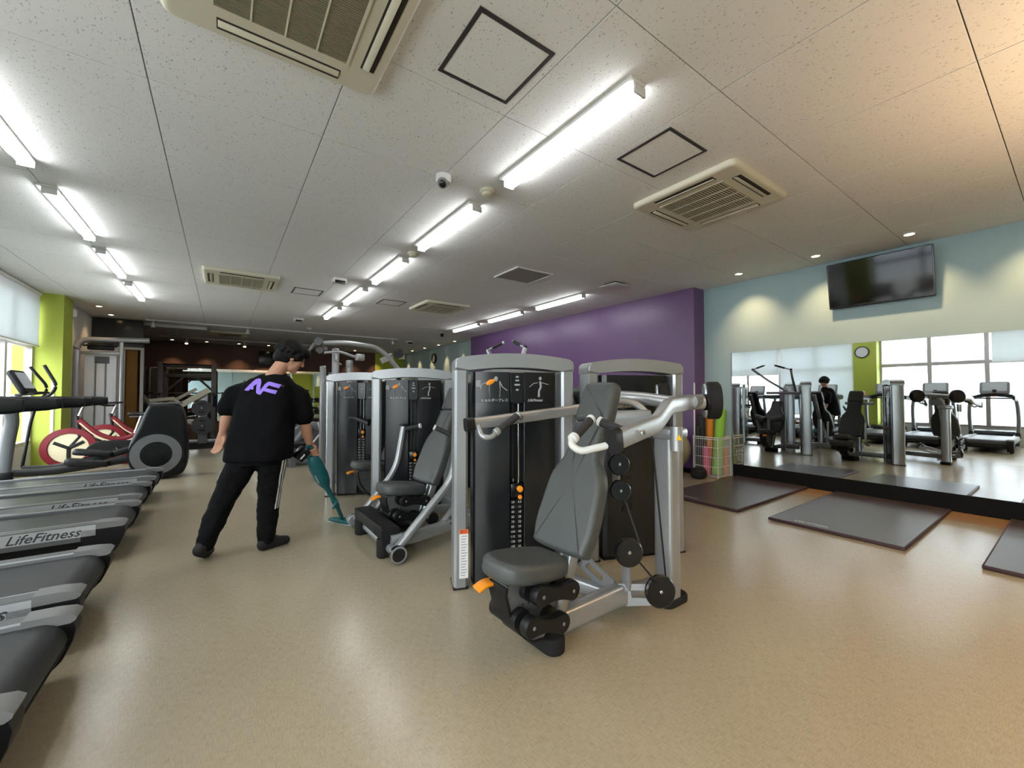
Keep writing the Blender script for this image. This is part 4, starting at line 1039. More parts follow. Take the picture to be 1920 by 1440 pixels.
# ------------------------------------------------------------------ elliptical cross trainer
def elliptical(y, lab, yo=0):
    t = thing('elliptical_trainer', lab, 'cross trainer', (-1.3, y, 0))
    Mx = frame((0, y, 0), (1, 0, 0), (0, 0, 1), (0, -1, 0))
    out_ = spline([(-1.13, .38), (-1.07, .14), (-.86, .03), (-.55, .04), (-.44, .18), (-.43, .55), (-.47, .95), (-.53, 1.12), (-.66, 1.17), (-.86, 1.16), (-.93, 1.08), (-1.02, .80), (-1.10, .60)], 4)
    h = part('drive_housing', G().pad(out_, Mx @ Matrix.Translation((0, 0, -.21)), .42, .05, 4), M_dkblue, t)
    for s in (-1, 1):
        c = (-.80, y + .205 * s, .395)
        part('disc_ring', G().ring((c[0], y + .212 * s, c[2]), (0, 1, 0), .19, .305, .02, 40), M_silverdk, h)
        part('disc_cover', G().disc((c[0], y + .214 * s, c[2]), (0, 1, 0), .192, .02, 40), M_blackg, h)
        part('disc_rim', G().ring((c[0], y + .21 * s, c[2]), (0, 1, 0), .305, .33, .014, 40), M_black, h)
    part('housing_lid', G().sweep([(-.90, y, 1.165), (-.52, y, 1.165)], rrect(.30, .025, .01, 2)), M_deckgrey, h)
    for s in (-1, 1):
        yy = y + .17 * s
        dz = .09 * s
        fl = part('foot_link', G().sweep(fillet([(-.75, yy, .50 + dz), (-1.3, yy, .36 + dz * .5), (-1.95, yy, .24), (-2.25, yy, .26)], .2), rrect(.085, .10, .03, 3)), M_black, t)
        part('pedal', G().pad(rrect(.46, .18, .06, 4), Matrix.Translation((-1.55, yy + .02 * s, .34 + dz * .5)) @ Matrix.Rotation(R(10), 4, 'Y'), .085, .025, 3), M_black, fl)
        part('rail', G().cyl((-2.1, yy, .12), (-1.0, yy, .16), .025), M_chrome, t)
        pts = fillet([(-2.28, y + .27 * s, .28), (-2.22, y + .29 * s, .9), (-2.16, y + .3 * s, 1.22), (-2.0 - .1 * s, y + .31 * s, 1.28), (-1.95 - .12 * s, y + .32 * s, 1.42), (-2.10 - .14 * s, y + .30 * s, 1.70)], .09)
        part('swing_arm', G().tube(pts, .019, 10), M_black, t)
    part('base_rail', G().sweep([(-2.45, y, .07), (-.8, y, .07)], rrect(.30, .12, .04, 3)), M_black, t)
    part('front_foot', G().pad(rrect(.12, .62, .05, 4), Matrix.Translation((-2.45, y, 0)), .07, .015), M_black, t)
    part('mast', G().sweep([(-2.42, y, .08), (-2.28, y, 1.3)], rrect(.09, .11, .03, 3), up=(0, 1, 0)), M_silver, t)
    Mc = frame((-2.2, y, 1.48), (0, 1, 0), (-.42, 0, .9), (.9, 0, .42))
    c = part('console', G().pad(rrect(.46, .36, .06, 4), Mc @ Matrix.Translation((0, 0, -.07)), .07, .025, 3), M_dkblue, t)
    part('screen', G().pad(rrect(.36, .24, .02, 3), Mc @ Matrix.Translation((0, .02, -.002)), .006, .002, 1), M_screen, c)
    part('fixed_handle', G().tube(fillet([(-2.26, y - .1, 1.3), (-2.05, y - .2, 1.33), (-1.98, y, 1.33), (-2.05, y + .2, 1.33), (-2.26, y + .1, 1.3)], .1), .017, 10), M_black, t)
elliptical(8.45, 'black elliptical trainer with a grey ring on its tall drive housing')

# ------------------------------------------------------------------ indoor cycling bikes
M_red = mat('bike_red', (118, 22, 34), .35)
M_cream = mat('bike_cream', (222, 210, 176), .4)
def bike(x, y, lab, s=1.0):
    t = thing('exercise_bike', lab, 'exercise bike', (x, y, 0), group='red indoor cycling bikes')
    T = lambda a, b, z: (x + a, y + b, z)
    part('flywheel', G().disc(T(-.42, 0, .42), (0, 1, 0), .24, .05, 36), M_cream, t)
    part('wheel_guard', G().ring(T(-.42, 0, .42), (0, 1, 0), .245, .33, .09, 40), M_red, t)
    for k in range(3):
        a = R(30 + 120 * k); part('flywheel_spoke', G().sweep([T(-.42, -.03, .42), T(-.42 + .2 * math.cos(a), -.03, .42 + .2 * math.sin(a))], rrect(.05, .012, .004, 2), up=(0, 1, 0)), M_black, t)
    part('frame_tube', G().sweep(fillet([T(-.32, 0, .88), T(-.10, 0, .62), T(.18, 0, .50), T(.45, 0, .62)], .18), rrect(.07, .09, .025, 2)), M_red, t)
    part('frame_stripe', G().sweep(fillet([T(-.30, -.037, .83), T(-.10, -.037, .585), T(.18, -.037, .46), T(.44, -.037, .57)], .18), rrect(.004, .02, .001, 1)), M_cream, t)
    part('drive_guard', G().pad(spline([(-.2, .36), (.1, .28), (.4, .34), (.45, .48), (.2, .52), (-.1, .5)], 4), frame(T(0, -.06, 0), (1, 0, 0), (0, 0, 1), (0, -1, 0)), .04, .01, 2), M_black, t)
    part('crank', G().sweep([T(.15, -.12, .40), T(.22, -.12, .25)], rrect(.02, .03, .005, 1)), M_chrome, t)
    part('pedal', G().bb(x + .16, x + .28, y - .22, y - .13, .22, .25, bev=.006), M_black, t)
    part('fork', G().sweep([T(-.34, 0, .95), T(-.30, 0, .60), T(-.42, 0, .42)], rrect(.05, .06, .015, 2), up=(0, 1, 0)), M_black, t)
    part('seat_post', G().cyl(T(.36, 0, .55), T(.46, 0, .92), .022), M_chrome, t)
    part('saddle_rail', G().sweep([T(.30, 0, .92), T(.58, 0, .92)], rrect(.03, .03, .006, 1)), M_chrome, t)
    part('saddle', G().pad(spline([(-.14, .03), (.0, .05), (.12, .10), (.14, 0), (.12, -.10), (0, -.05), (-.14, -.03), (-.16, 0)], 4), Matrix.Translation(T(.44, 0, .94)), .05, .018, 3), M_black, t)
    part('stem', G().cyl(T(-.33, 0, .9), T(-.27, 0, 1.10), .02), M_chrome, t)
    part('handlebar', G().tube(fillet([T(-.20, -.2, 1.15), T(-.50, -.2, 1.14), T(-.42, -.1, 1.1), T(-.27, 0, 1.1), T(-.42, .1, 1.1), T(-.50, .2, 1.14), T(-.20, .2, 1.15)], .06), .017, 8), M_black, t)
    for a in (-.55, .55): part('base_bar', G().sweep([T(a, -.25, .04), T(a, .25, .04)], rrect(.07, .07, .02, 2)), M_black, t)
    part('bottom_tube', G().sweep(fillet([T(-.5, 0, .08), T(0, 0, .16), T(.5, 0, .08)], .1), rrect(.05, .06, .015, 2)), M_red, t)
bike(-1.62, 9.75, 'red and cream indoor cycling bike just behind the elliptical')
bike(-1.35, 10.6, 'second red indoor cycling bike, behind the first one')
# ================================================================== far equipment
# cable station by the door
t = thing('cable_station', 'tall silver cable crossover frame in front of the white door', 'gym machine', (-1.9, 11.9, 0))
part('frame_arch', G().tube(fillet([(-2.40, 11.8, 0), (-2.40, 11.8, 2.42), (-1.30, 11.8, 2.47)], .22, 8), .055, 14), M_silver, t)
part('frame_post', G().sweep([(-1.74, 11.8, 0), (-1.74, 11.8, 2.43)], rrect(.07, .07, .02, 2), up=(0, 1, 0)), M_silver, t)
part('cross_bar', G().sweep([(-2.38, 11.8, 2.15), (-1.75, 11.8, 2.17)], rrect(.05, .06, .015, 2)), M_silver, t)
part('shroud', G().bb(-2.30, -1.82, 11.86, 11.98, .03, 2.12, bev=.01), mat('pale_shroud', (236, 237, 242), .35), t)
part('name_plate', G().bb(-2.15, -1.93, 11.84, 11.861, 1.95, 2.09, bev=.004), M_deckgrey, t)
for x in (-2.13, -1.98): part('guide_rod', G().cyl((x, 11.84, .1), (x, 11.84, 1.95), .012, n=8), M_silverdk, t)
part('pull_up_bar', G().tube(fillet([(-2.3, 11.75, 2.3), (-2.05, 11.65, 2.32), (-1.8, 11.75, 2.3)], .1), .02, 8), M_black, t)
part('pulley_block', G().bb(-2.25, -1.85, 11.76, 11.84, 2.22, 2.36, bev=.02), M_black, t)
part('weight_box', G().bb(-2.28, -1.84, 11.83, 11.87, .05, .42, bev=.006), M_steel, t)
part('base', G().bb(-2.46, -1.68, 11.70, 12.05, 0, .03, bev=.006), M_steel, t)

# power rack with barbell
t = thing('power_rack', 'grey steel squat rack with angled braces in front of the far mirror', 'weight rack', (-.8, 15.5, 0))
for x in (-1.42, -.20):
    part('upright', G().bb(x - .06, x + .06, 15.0, 15.1, .012, 2.22, bev=.01), M_steel, t)
    part('rear_upright', G().bb(x - .05, x + .05, 16.1, 16.2, .012, 2.22, bev=.01), M_steel, t)
    part('side_beam', G().bb(x - .04, x + .04, 15.1, 16.1, 2.12, 2.2, bev=.01), M_steel, t)
    part('base_beam', G().bb(x - .05, x + .05, 14.8, 16.4, .012, .1, bev=.01), M_steel, t)
    for z in (1.2, .9): part('plate_peg', G().cyl((x, 16.2, z), (x - .0, 16.45, z), .025, n=8), M_black, t)
part('cross_beam', G().bb(-1.36, -.26, 15.62, 15.70, 2.10, 2.19, bev=.01), M_steel, t)
part('pull_up_bar', G().cyl((-1.42, 15.06, 2.16), (-.2, 15.06, 2.16), .018, n=8), M_black, t)
part('rear_beam', G().bb(-1.38, -.24, 16.1, 16.2, 1.82, 1.94, bev=.01), M_steel, t)
part('brace', G().sweep([(-1.38, 16.1, 1.4), (-.95, 16.1, 1.85)], rrect(.05, .05, .01, 1), up=(0, 1, 0)), M_steel, t)
part('brace', G().sweep([(-.24, 16.1, 1.4), (-.66, 16.1, 1.85)], rrect(.05, .05, .01, 1), up=(0, 1, 0)), M_steel, t)
part('wood_post', G().bb(-1.2, -1.02, 16.5, 16.6, .012, 2.1), mat('dark_post', (74, 58, 50), .6), t)
part('rack_hook', G().bb(-1.44, -1.40, 14.93, 15.0, 1.27, 1.323), M_black, t); part('rack_hook', G().bb(-.22, -.18, 14.93, 15.0, 1.27, 1.323), M_black, t)
t = thing('barbell', 'long black barbell resting across the squat rack', 'barbell', (-.8, 14.97, 1.32))
part('bar', G().cyl((-1.95, 14.965, 1.34), (.40, 14.965, 1.34), .016, n=8), M_steel, t)
for x0, x1 in ((-1.95, -1.55), (-.0, .40)): part('sleeve', G().cyl((x0, 14.965, 1.34), (x1, 14.965, 1.34), .026, n=10), M_black, t)

# plate loaded press with plates
t = thing('plate_loaded_press', 'pale silver plate-loaded press with slanted arms and dark weight plates', 'gym machine', (-.55, 13.6, 0))
part('lever_arm', G().sweep([(-.95, 13.4, .95), (-.28, 13.4, 1.42)], rrect(.05, .14, .015, 2)), M_ac, t)
part('lever_arm', G().sweep([(-1.15, 13.8, 1.05), (-.55, 13.8, 1.45)], rrect(.04, .08, .012, 2)), M_ac, t)
part('top_bar', G().sweep([(-1.62, 13.6, 1.13), (-1.0, 13.6, 1.20), (-.88, 13.6, 1.05)], rrect(.06, .09, .015, 2)), M_ac, t)
part('frame_column', G().bb(-.50, -.30, 13.5, 13.62, .012, 1.38, bev=.015), M_silver, t)
part('base_beam', G().sweep([(-1.5, 13.6, .07), (-.1, 13.6, .07)], rrect(.08, .1, .02, 2)), M_silver, t)
part('strut', G().sweep([(-.95, 13.5, .75), (-.35, 13.5, .35)], rrect(.05, .07, .012, 2)), M_silver, t)
part('backrest', G().pad(rrect(.3, .75, .06, 4), frame((-1.45, 13.6, .95), (0, 1, 0), (-.5, 0, .86), (.86, 0, .5)), .08, .025), M_steel, t)
part('seat', G().pad(rrect(.4, .32, .06, 4), Matrix.Translation((-1.2, 13.6, .5)), .08, .025), M_steel, t)
part('plate_horn', G().cyl((-.42, 13.62, .95), (-.42, 13.2, .95), .025, n=8), M_chrome, t)
part('plate_horn', G().cyl((-.40, 13.62, .50), (-.40, 13.2, .50), .025, n=8), M_chrome, t)
M_plate = mat('iron_plate', (58, 56, 58), .45, .2)
for k, (x, z, r, lab) in enumerate(((-.42, .95, .2, 'dark round weight plate on the upper horn of the pale press'), (-.40, .50, .225, 'dark round weight plate on the lower horn of the pale press'), )):
    p = thing('weight_plate', lab, 'weight plate', (x, 13.3, z - r), group='weight plates on the pale press')
    part('disc', G().ring((x, 13.3, z), (0, 1, 0), .03, r, .05, 30), M_plate, p)
    part('rim', G().ring((x, 13.3, z), (0, 1, 0), r - .02, r + .004, .07, 30), M_plate, p)
    part('grip_hole', G().sweep([(x - .07, 13.27, z + r * .55), (x + .07, 13.27, z + r * .55)], rrect(.006, .045, .002, 1)), M_black, p)
    part('grip_hole', G().sweep([(x - .07, 13.27, z - r * .55), (x + .07, 13.27, z - r * .55)], rrect(.006, .045, .002, 1)), M_black, p)
single('hanging_towel', G().pad(rrect(.07, .33, .02, 3), frame((-.17, 14.99, 1.10), (1, 0, 0), (0, 0, 1), (0, -1, 0)), .05, .015), mat('navy_cloth', (24, 34, 80), .9, bump=(60, .4)), 'navy blue towel hanging on the right post of the squat rack', 'towel')
t = thing('flat_bench', 'low dark bench beside the squat rack', 'bench', (-1.75, 14.4, 0))
part('pad', G().pad(rrect(.32, 1.1, .06, 4), Matrix.Translation((-1.75, 14.4, .42)), .08, .025), M_black, t)
for y in (14.0, 14.8): part('leg', G().bb(-1.9, -1.6, y - .03, y + .03, .012, .42), M_steel, t)

# multi-station behind the third tower
t = thing('lat_pulldown_station', 'tall silver lat pulldown station with a curved overhead beam behind the third tower', 'gym machine', (1.7, 6.6, 0))
for x, z in ((1.40, 2.0), (1.60, 1.83)): part('frame_post', G().bb(x - .045, x + .045, 6.55, 6.65, 0, z, bev=.012), M_silver, t)
part('rear_post', G().bb(1.25, 1.33, 6.9, 7.0, 0, 1.75, bev=.012), M_silver, t)
part('overhead_beam', G().sweep(fillet([(1.10, 6.4, 2.04), (1.50, 6.4, 2.08), (1.95, 6.4, 2.04), (2.12, 6.4, 1.92), (2.42, 6.4, 1.56)], .18, 8), rrect(.07, .075, .025, 3), up=(0, 1, 0)), M_silver, t)
part('pull_arm', G().sweep(fillet([(1.18, 6.3, 1.90), (1.38, 6.3, 1.93), (1.62, 6.3, 1.86), (1.70, 6.3, 1.86)], .06), rrect(.035, .045, .01, 2), up=(0, 1, 0)), M_silver, t)
part('arm_joint', G().bb(1.62, 1.74, 6.26, 6.36, 1.81, 1.91, bev=.015), M_silver, t)
part('pulley_wheel', G().disc((2.27, 6.3, 1.95), (-.3, -1, 0), .075, .05), M_blackg, t)
part('pulley_wheel', G().disc((1.12, 6.35, 2.06), (-.3, -1, 0), .06, .06), M_blackg, t)
part('pulley_plate', G().sweep([(2.02, 6.38, 1.82), (2.2, 6.38, 1.92)], rrect(.012, .09, .004, 1)), M_silver, t)
part('pulley_group', G().disc((1.12, 6.3, 1.93), (0, -1, .1), .05, .03).disc((1.2, 6.32, 1.96), (0, -1, .1), .035, .03), M_blackg, t, kind='stuff')
part('hanger', G().cyl((1.05, 6.3, 2.02), (.98, 6.3, 1.9), .02, n=8), M_silverdk, t)
part('link_rod', G().cyl((1.30, 6.3, 1.82), (1.42, 6.3, 1.74), .01, n=8), M_chrome, t)
part('base', G().bb(1.15, 2.45, 6.45, 7.05, 0, .08, bev=.02), M_silver, t)
part('counter_post', G().bb(2.36, 2.46, 6.36, 6.46, 0, 1.6, bev=.015), M_silver, t)

# grey leg press and other machines between the person and the towers
t = thing('leg_press', 'grey leg press machine glimpsed behind the person', 'gym machine', (1.3, 8.6, 0))
part('sled_frame', G().sweep(fillet([(.95, 8.5, .15), (1.35, 8.5, .75), (1.75, 8.5, .55)], .1), rrect(.10, .12, .03, 2)), M_silverdk, t)
part('cover', G().pad(spline([(.85, .28), (1.05, .62), (1.35, .78), (1.62, .70), (1.75, .30), (1.3, .2)], 4), frame((0, 8.7, 0), (1, 0, 0), (0, 0, 1), (0, -1, 0)), .12, .03), M_silverdk, t)
part('base_beam', G().bb(.75, 1.95, 8.45, 8.6, 0, .1, bev=.03), M_silverdk, t)
part('seat', G().pad(rrect(.5, .4, .08, 4), Matrix.Translation((1.05, 8.3, .35)), .10, .03), M_black, t)
part('seat_post', G().bb(1.0, 1.1, 8.25, 8.35, 0, .36), M_silverdk, t)
part('foot_plate', G().box((1.62, 8.3, .62), (.05, .5, .4), Matrix.Rotation(.4, 3, 'Y'), .01), M_black, t)
part('release_lever', G().sweep([(.86, 8.15, .42), (.94, 8.15, .44)], rrect(.05, .02, .006, 2)), M_orange, t)
part('handle', G().tube(fillet([(1.35, 8.2, .4), (1.5, 8.2, .6), (1.45, 8.2, .8)], .06), .015, 8), M_white, t)
t = thing('dumbbell_rack', 'black dumbbell rack far behind the person', 'weight rack', (2.55, 13.9, 0))
for z in (.35, .72, 1.08): part('shelf', G().bb(1.75, 3.3, 13.8, 14.15, z - .03, z, bev=.005), M_black, t)
for x in (1.78, 3.27): part('side_frame', G().bb(x - .03, x + .03, 13.8, 14.2, .0, 1.2, bev=.005), M_steel, t)
def dumbbell(x, y, z, lab):
    d = thing('dumbbell', lab, 'dumbbell', (x, y, z), group='dumbbells on the far rack')
    part('handle', G().cyl((x, y - .1, z + .06), (x, y + .1, z + .06), .016, n=8), M_chrome, d)
    for s in (-1, 1): part('head', G().disc((x, y + .1 * s, z + .06), (0, 1, 0), .06, .09, 12, .012), M_rubber, d)
for r_, z in enumerate((.35, .72, 1.08)):
    for k in range(8): dumbbell(1.9 + .175 * k, 13.97, z, 'black dumbbell on the %s shelf of the far rack, %s from the left end' % (('bottom', 'middle', 'top')[r_], ('first', 'second', 'third', 'fourth', 'fifth', 'sixth', 'seventh', 'last')[k]))
t = thing('smith_machine', 'dark cable machine with chrome levers behind the person\'s shoulder', 'gym machine', (1.35, 11.3, 0))
part('post', G().bb(1.15, 1.25, 11.2, 11.3, 0, 2.1, bev=.01), M_steel, t)
part('lever', G().sweep([(1.05, 11.2, 1.7), (1.35, 11.2, 2.05)], rrect(.06, .08, .015, 2)), M_silverdk, t)
part('link', G().cyl((1.33, 11.18, 2.0), (1.40, 11.18, 1.55), .02, n=8), M_ac, t)
part('link', G().cyl((1.40, 11.18, 1.6), (1.48, 11.18, 1.25), .018, n=8), M_chrome, t)
part('weight_horn', G().cyl((1.45, 11.15, 1.40), (1.75, 11.15, 1.40), .02, n=8), M_black, t)
part('weight_disc', G().disc((1.5, 11.15, 1.40), (1, 0, 0), .09, .06), M_black, t)
part('base', G().bb(1.0, 1.8, 11.0, 11.6, 0, .08, bev=.02), M_steel, t)
part('pad', G().pad(rrect(.3, .6, .06, 4), Matrix.Translation((1.5, 11.3, .5)), .09, .03), M_vinyl, t)
part('pad_post', G().bb(1.45, 1.55, 11.25, 11.35, .05, .5), M_steel, t)
# far screen, clock, signs
t = thing('wall_screen', 'small black screen high on the dark brown wall', 'television', (1.5, YB - .1, 2.4))
part('panel', G().bb(1.1, 2.0, YB - .1, YB - .05, 2.40, 2.92, bev=.01), M_blackg, t); part('bracket', G().bb(1.45, 1.65, YB - .05, YB, 2.55, 2.75), M_black, t)
t = thing('wall_clock', 'round black-rimmed clock on the far blue wall', 'clock', (WX - .03, 14.6, 2.5))
part('rim', G().ring((WX - .025, 14.6, 2.69), (1, 0, 0), .145, .19, .05, 36), M_black, t); part('face', G().disc((WX - .012, 14.6, 2.69), (1, 0, 0), .15, .02, 36), M_white, t)
part('hand', G().bb(WX - .026, WX - .022, 14.592, 14.608, 2.69, 2.80), M_black, t); part('hand', G().bb(WX - .026, WX - .022, 14.585, 14.612, 2.62, 2.69), M_black, t)
t = thing('pillar_clock', 'oval-looking round clock high on the green pillar, seen in the mirror', 'clock', (-2.35, 3.93, 2.45))
part('rim', G().ring((-2.345, 3.93, 2.57), (1, 0, 0), .15, .175, .04, 36), M_black, t); part('face', G().disc((-2.35, 3.93, 2.57), (1, 0, 0), .152, .02, 36), mat('clock_face', (190, 196, 196), .3), t)
part('hands', G().bb(-2.338, -2.334, 3.83, 4.03, 2.563, 2.577), M_white, t)
t = thing('fire_alarm_button', 'red fire alarm push station on the green pillar, seen in the mirror', 'fire alarm', (-2.35, 3.93, 1.18))
part('plate', G().bb(-2.36, -2.335, 3.87, 3.99, 1.18, 1.40, bev=.006), M_white, t); part('red_lens', G().disc((-2.33, 3.93, 1.33), (1, 0, 0), .045, .03), mat('red_lens', (210, 30, 30), .3, emit=((255, 40, 40), .5)), t)
single('exit_sign', G().bb(6.3, 6.6, 17.5, 17.55, 2.85, CH - .0005, bev=.005), M_white, 'small pale exit sign box near the far corner', 'sign')
single('wall_speaker', G().pad(rrect(.26, .2, .06, 4), frame((-2.32, 11.3, 2.86), (.4, -.9, 0), (0, 0, 1), (-.9, -.4, 0)), .24, .05), M_white, 'white loudspeaker under the ceiling beyond the green pillar', 'speaker')
struct('wall_green_corner', G().bb(5.4, WX - .003, YB - .05, YB - .001, 2.2, CH - .002), M_green, 'lime green stretch in the far right corner')

# ================================================================== right wall things
t = thing('television', 'large black television hung tilted on the pale blue wall', 'television', (WX - .1, 1.48, 2.43))
Mt = frame((WX - .135, 1.48, 2.72), (0, -1, 0), (-.16, 0, .987), (-.987, 0, -.16))
part('bezel', G().pad(rrect(1.0, .585, .012, 2), Mt @ Matrix.Translation((0, 0, -.03)), .035, .006, 2), M_blackg, t)
part('screen', G().pad(rrect(.97, .55, .004, 2), Mt @ Matrix.Translation((0, .008, .0055)), .002, .0005, 1), mat('tv_screen', (10, 10, 11), .07), t)
part('mount_arm', G().bb(WX - .12, WX - .002, 1.42, 1.54, 2.66, 2.78, bev=.006), M_black, t)
part('wall_plate', G().bb(WX - .014, WX - .001, 1.25, 1.71, 2.58, 2.86), M_black, t)

M_mat = mat('exercise_mat', (62, 53, 55), .3, noise=(14, .08), bump=(220, .15))
M_matedge = mat('exercise_mat_edge', (58, 34, 38), .6)
for y0, y1, lab in ((2.27, 3.24, 'dark exercise mat nearest the wire basket'), (.91, 1.96, 'dark exercise mat in the middle, below the television'), (-.56, .49, 'dark exercise mat cut off by the right edge of the frame')):
    t = thing('exercise_mat', lab, 'exercise mat', (5.65, (y0 + y1) / 2, 0), group='dark exercise mats before the mirror')
    part('mat_body', G().bb(4.66, 6.64, y0, y1, .004, .03, bev=.004), M_matedge, t)
    part('mat_top', G().bb(4.672, 6.628, y0 + .012, y1 - .012, .0295, .0315), M_mat, t)
    part('print', G().add_mesh(text_mesh('LIFE FITNESS', .05, shear=.2, bold=.001), frame((4.76, (y0 + y1) / 2 + .18, .032), (0, -1, 0), (1, 0, 0), (0, 0, 1))), M_print, t, label='small white lettering')
# wire basket with rolled mats
t = thing('wire_basket', 'white wire basket holding rolled mats in the corner by the mirror', 'basket', (6.47, 3.54, 0))
M_wire = mat('white_wire', (226, 222, 214), .45)
bx0, bx1, by0, by1, bz = 6.27, 6.665, 3.34, 3.74, .62
wires = G()
for z in (.02, .17, .32, .47, .60, .63): wires.tube([(bx0, by0, z), (bx1, by0, z), (bx1, by1, z), (bx0, by1, z), (bx0, by0, z)], .004 if z < .6 else .006, 6)
part('hoops', wires, M_wire, t, kind='stuff')
wires = G(); n = 13
for k in range(n + 1):
    u = k / n
    for p in ((bx0 + (bx1 - bx0) * u, by0), (bx0 + (bx1 - bx0) * u, by1), (bx0, by0 + (by1 - by0) * u), (bx1, by0 + (by1 - by0) * u)): wires.cyl((*p, .01), (*p, .62), .0024, n=5)
for k in range(7): wires.cyl((bx0 + (bx1 - bx0) * k / 6, by0, .02), (bx0 + (bx1 - bx0) * k / 6, by1, .02), .0024, n=5)
part('uprights', wires, M_wire, t, kind='stuff')
for p in ((bx0, by0), (bx1, by0), (bx0, by1), (bx1, by1)): part('corner_post', G().cyl((*p, 0), (*p, .64), .007, n=8), M_wire, t)
def roll(p0, p1, r, rgb, nm, lab):
    p0, p1 = Vector(p0), Vector(p1); d = (p1 - p0).normalized()
    o = thing('rolled_mat', lab, 'rolled mat', (p0.x, p0.y, p0.z), group='rolled mats in the basket')
    m = mat(nm, rgb, .65, bump=(120, .2))
    part('roll', G().tube([p0, p0 + d * .006, p1 - d * .006, p1], [r - .006, r, r, r - .006], 20), m, o)
    g = G(); q = d.to_track_quat('Z', 'Y'); sp = []
    for k in range(40):
        a = .5 * k; rr = .01 + (r - .016) * k / 40
        sp.append(p1 + q @ Vector((rr * math.cos(a), rr * math.sin(a), .001)))
    part('spiral_edge', g.tube(sp, .0025, 5), m, o)
roll((6.44, 3.455, .03), (6.60, 3.45, 1.06), .075, (132, 184, 58), 'lime_foam', 'thick lime green rolled mat leaning right in the wire basket')
roll((6.585, 3.635, .03), (6.55, 3.62, 1.05), .06, (226, 140, 42), 'orange_foam', 'tall orange rolled mat standing behind the lime green one')
roll((6.615, 3.40, .03), (6.615, 3.40, .45), .042, (214, 132, 60), 'orange_foam_b', 'short orange roll at the right corner of the wire basket')
roll((6.335, 3.555, .03), (6.335, 3.555, .47), .055, (214, 92, 128), 'pink_foam', 'short pink foam roll in the wire basket')
roll((6.42, 3.675, .03), (6.40, 3.68, .98), .045, (36, 36, 46), 'black_foam', 'tall black rolled mat at the left of the wire basket')
roll((6.317, 3.685, .03), (6.317, 3.685, .78), .038, (20, 20, 22), 'black_foam_b', 'shorter black foam roller between pink roll and tall black mat')
t = thing('exercise_ball', 'olive gold exercise ball resting on a black ring beside the purple wall', 'exercise ball', (5.96, 4.02, 0))
part('ball', G().ball((5.96, 4.02, .42), .36, 32, 20), mat('gold_ball', (150, 138, 104), .38), t)
part('base_ring', G().lathe([(.1, 0), (.22, 0), (.24, .03), (.21, .09), (.16, .11), (.1, .05)], Matrix.Translation((5.96, 4.02, 0)), 28), M_black, t)
single('black_bag', G().pad(spline([(-.2, -.12), (-.22, .05), (-.05, .14), (.18, .1), (.22, -.06), (.05, -.14)], 4), Matrix.Translation((6.11, 3.56, 0)) @ Matrix.Diagonal((.55, .8, 1, 1)), .15, .06), M_rubber, 'crumpled black bag on the floor next to the wire basket', 'bag')
t = thing('mop_stick', 'thin white pole leaning at the purple wall corner', 'pole', (6.34, 3.74, 0))
part('pole', G().cyl((6.345, 3.765, .0), (6.36, 3.765, 1.49), .013), M_wire, t); part('tip', G().ball((6.36, 3.765, 1.49), .014, 8, 6), M_white, t)
# ================================================================== the person vacuuming
from mathutils import noise as mnoise
M_skin = mat('skin', (178, 132, 108), .6, noise=(18, .05))
M_hair = mat('black_hair', (9, 8, 8), .75, spec=.25, bump=(140, .9))
M_shirt = mat('black_cotton', (9, 9, 12), .9, spec=.12, noise=(5, .15), bump=(35, .35))
M_pants = mat('black_jersey', (11, 11, 13), .85, spec=.15, noise=(5, .15), bump=(30, .35))
M_shoe = mat('black_shoe', (22, 22, 22), .7, bump=(140, .3))
M_purpleprint = mat('violet_print', (138, 108, 214), .6)
RA = Vector((.80, -.60, 0)); FA = Vector((.60, .80, 0)); UP = Vector((0, 0, 1))
def loft(g, rings, n=28):
    vs = []; fs = []
    for (c, hw, hd) in rings:
        for k in range(n):
            a = 2 * math.pi * k / n; ca, sa = math.cos(a), math.sin(a)
            e = .8
            x = math.copysign(abs(ca) ** e, ca); y = math.copysign(abs(sa) ** e, sa)
            vs.append(Vector(c) + RA * hw * x + FA * hd * y)
    for i in range(len(rings) - 1):
        for k in range(n): fs.append((i * n + k, i * n + (k + 1) % n, (i + 1) * n + (k + 1) % n, (i + 1) * n + k))
    fs.append(tuple(reversed(range(n)))); fs.append(tuple(range((len(rings) - 1) * n, len(rings) * n)))
    return g._app(vs, fs)
def wrinkle(me, amp, sc, zdir=.35):
    me.update()
    ns = [v.normal.copy() for v in me.vertices]
    for v, n in zip(me.vertices, ns):
        p = Vector((v.co.x * sc, v.co.y * sc, v.co.z * sc * zdir))
        v.co += n * amp * mnoise.noise(p)
    me.update()
    return me
per = thing('person', 'person in black T-shirt and striped black track pants, bending over a stick vacuum', 'person', (.22, 4.0, 0))

# ---- skin: head, neck, arms and hands as one surface (joined through the trunk)
b = G()
HC = Vector((.495, 4.005, 1.635)); FD = Vector((.88, .06, -.47)).normalized()          # face direction
HS = Vector((.09, -.995, 0)).normalized(); HU = HS.cross(FD).normalized()
if HU.z < 0: HU = -HU
Mh = frame(HC, FD, HS, HU)
b.ball((0, 0, 0), (1, 1, 1), 4, 3) if False else None
b.ball(HC, (.095, .078, .108), 24, 16, Mh.to_3x3().to_4x4())
H = lambda x, y, z: Mh @ Vector((x, y, z))
b.rcone(H(.035, 0, -.07), .06, H(.062, 0, -.098), .034)                      # jaw and chin
b.rcone(H(.05, .028, -.04), .038, H(.05, -.028, -.04), .038)                 # cheeks
b.rcone(H(.088, 0, .012), .012, H(.108, 0, -.03), .015)                      # nose
b.rcone(H(.085, .02, -.068), .010, H(.085, -.02, -.068), .010)               # lips
b.rcone(H(.082, .035, .022), .012, H(.082, -.035, .022), .012)               # brow
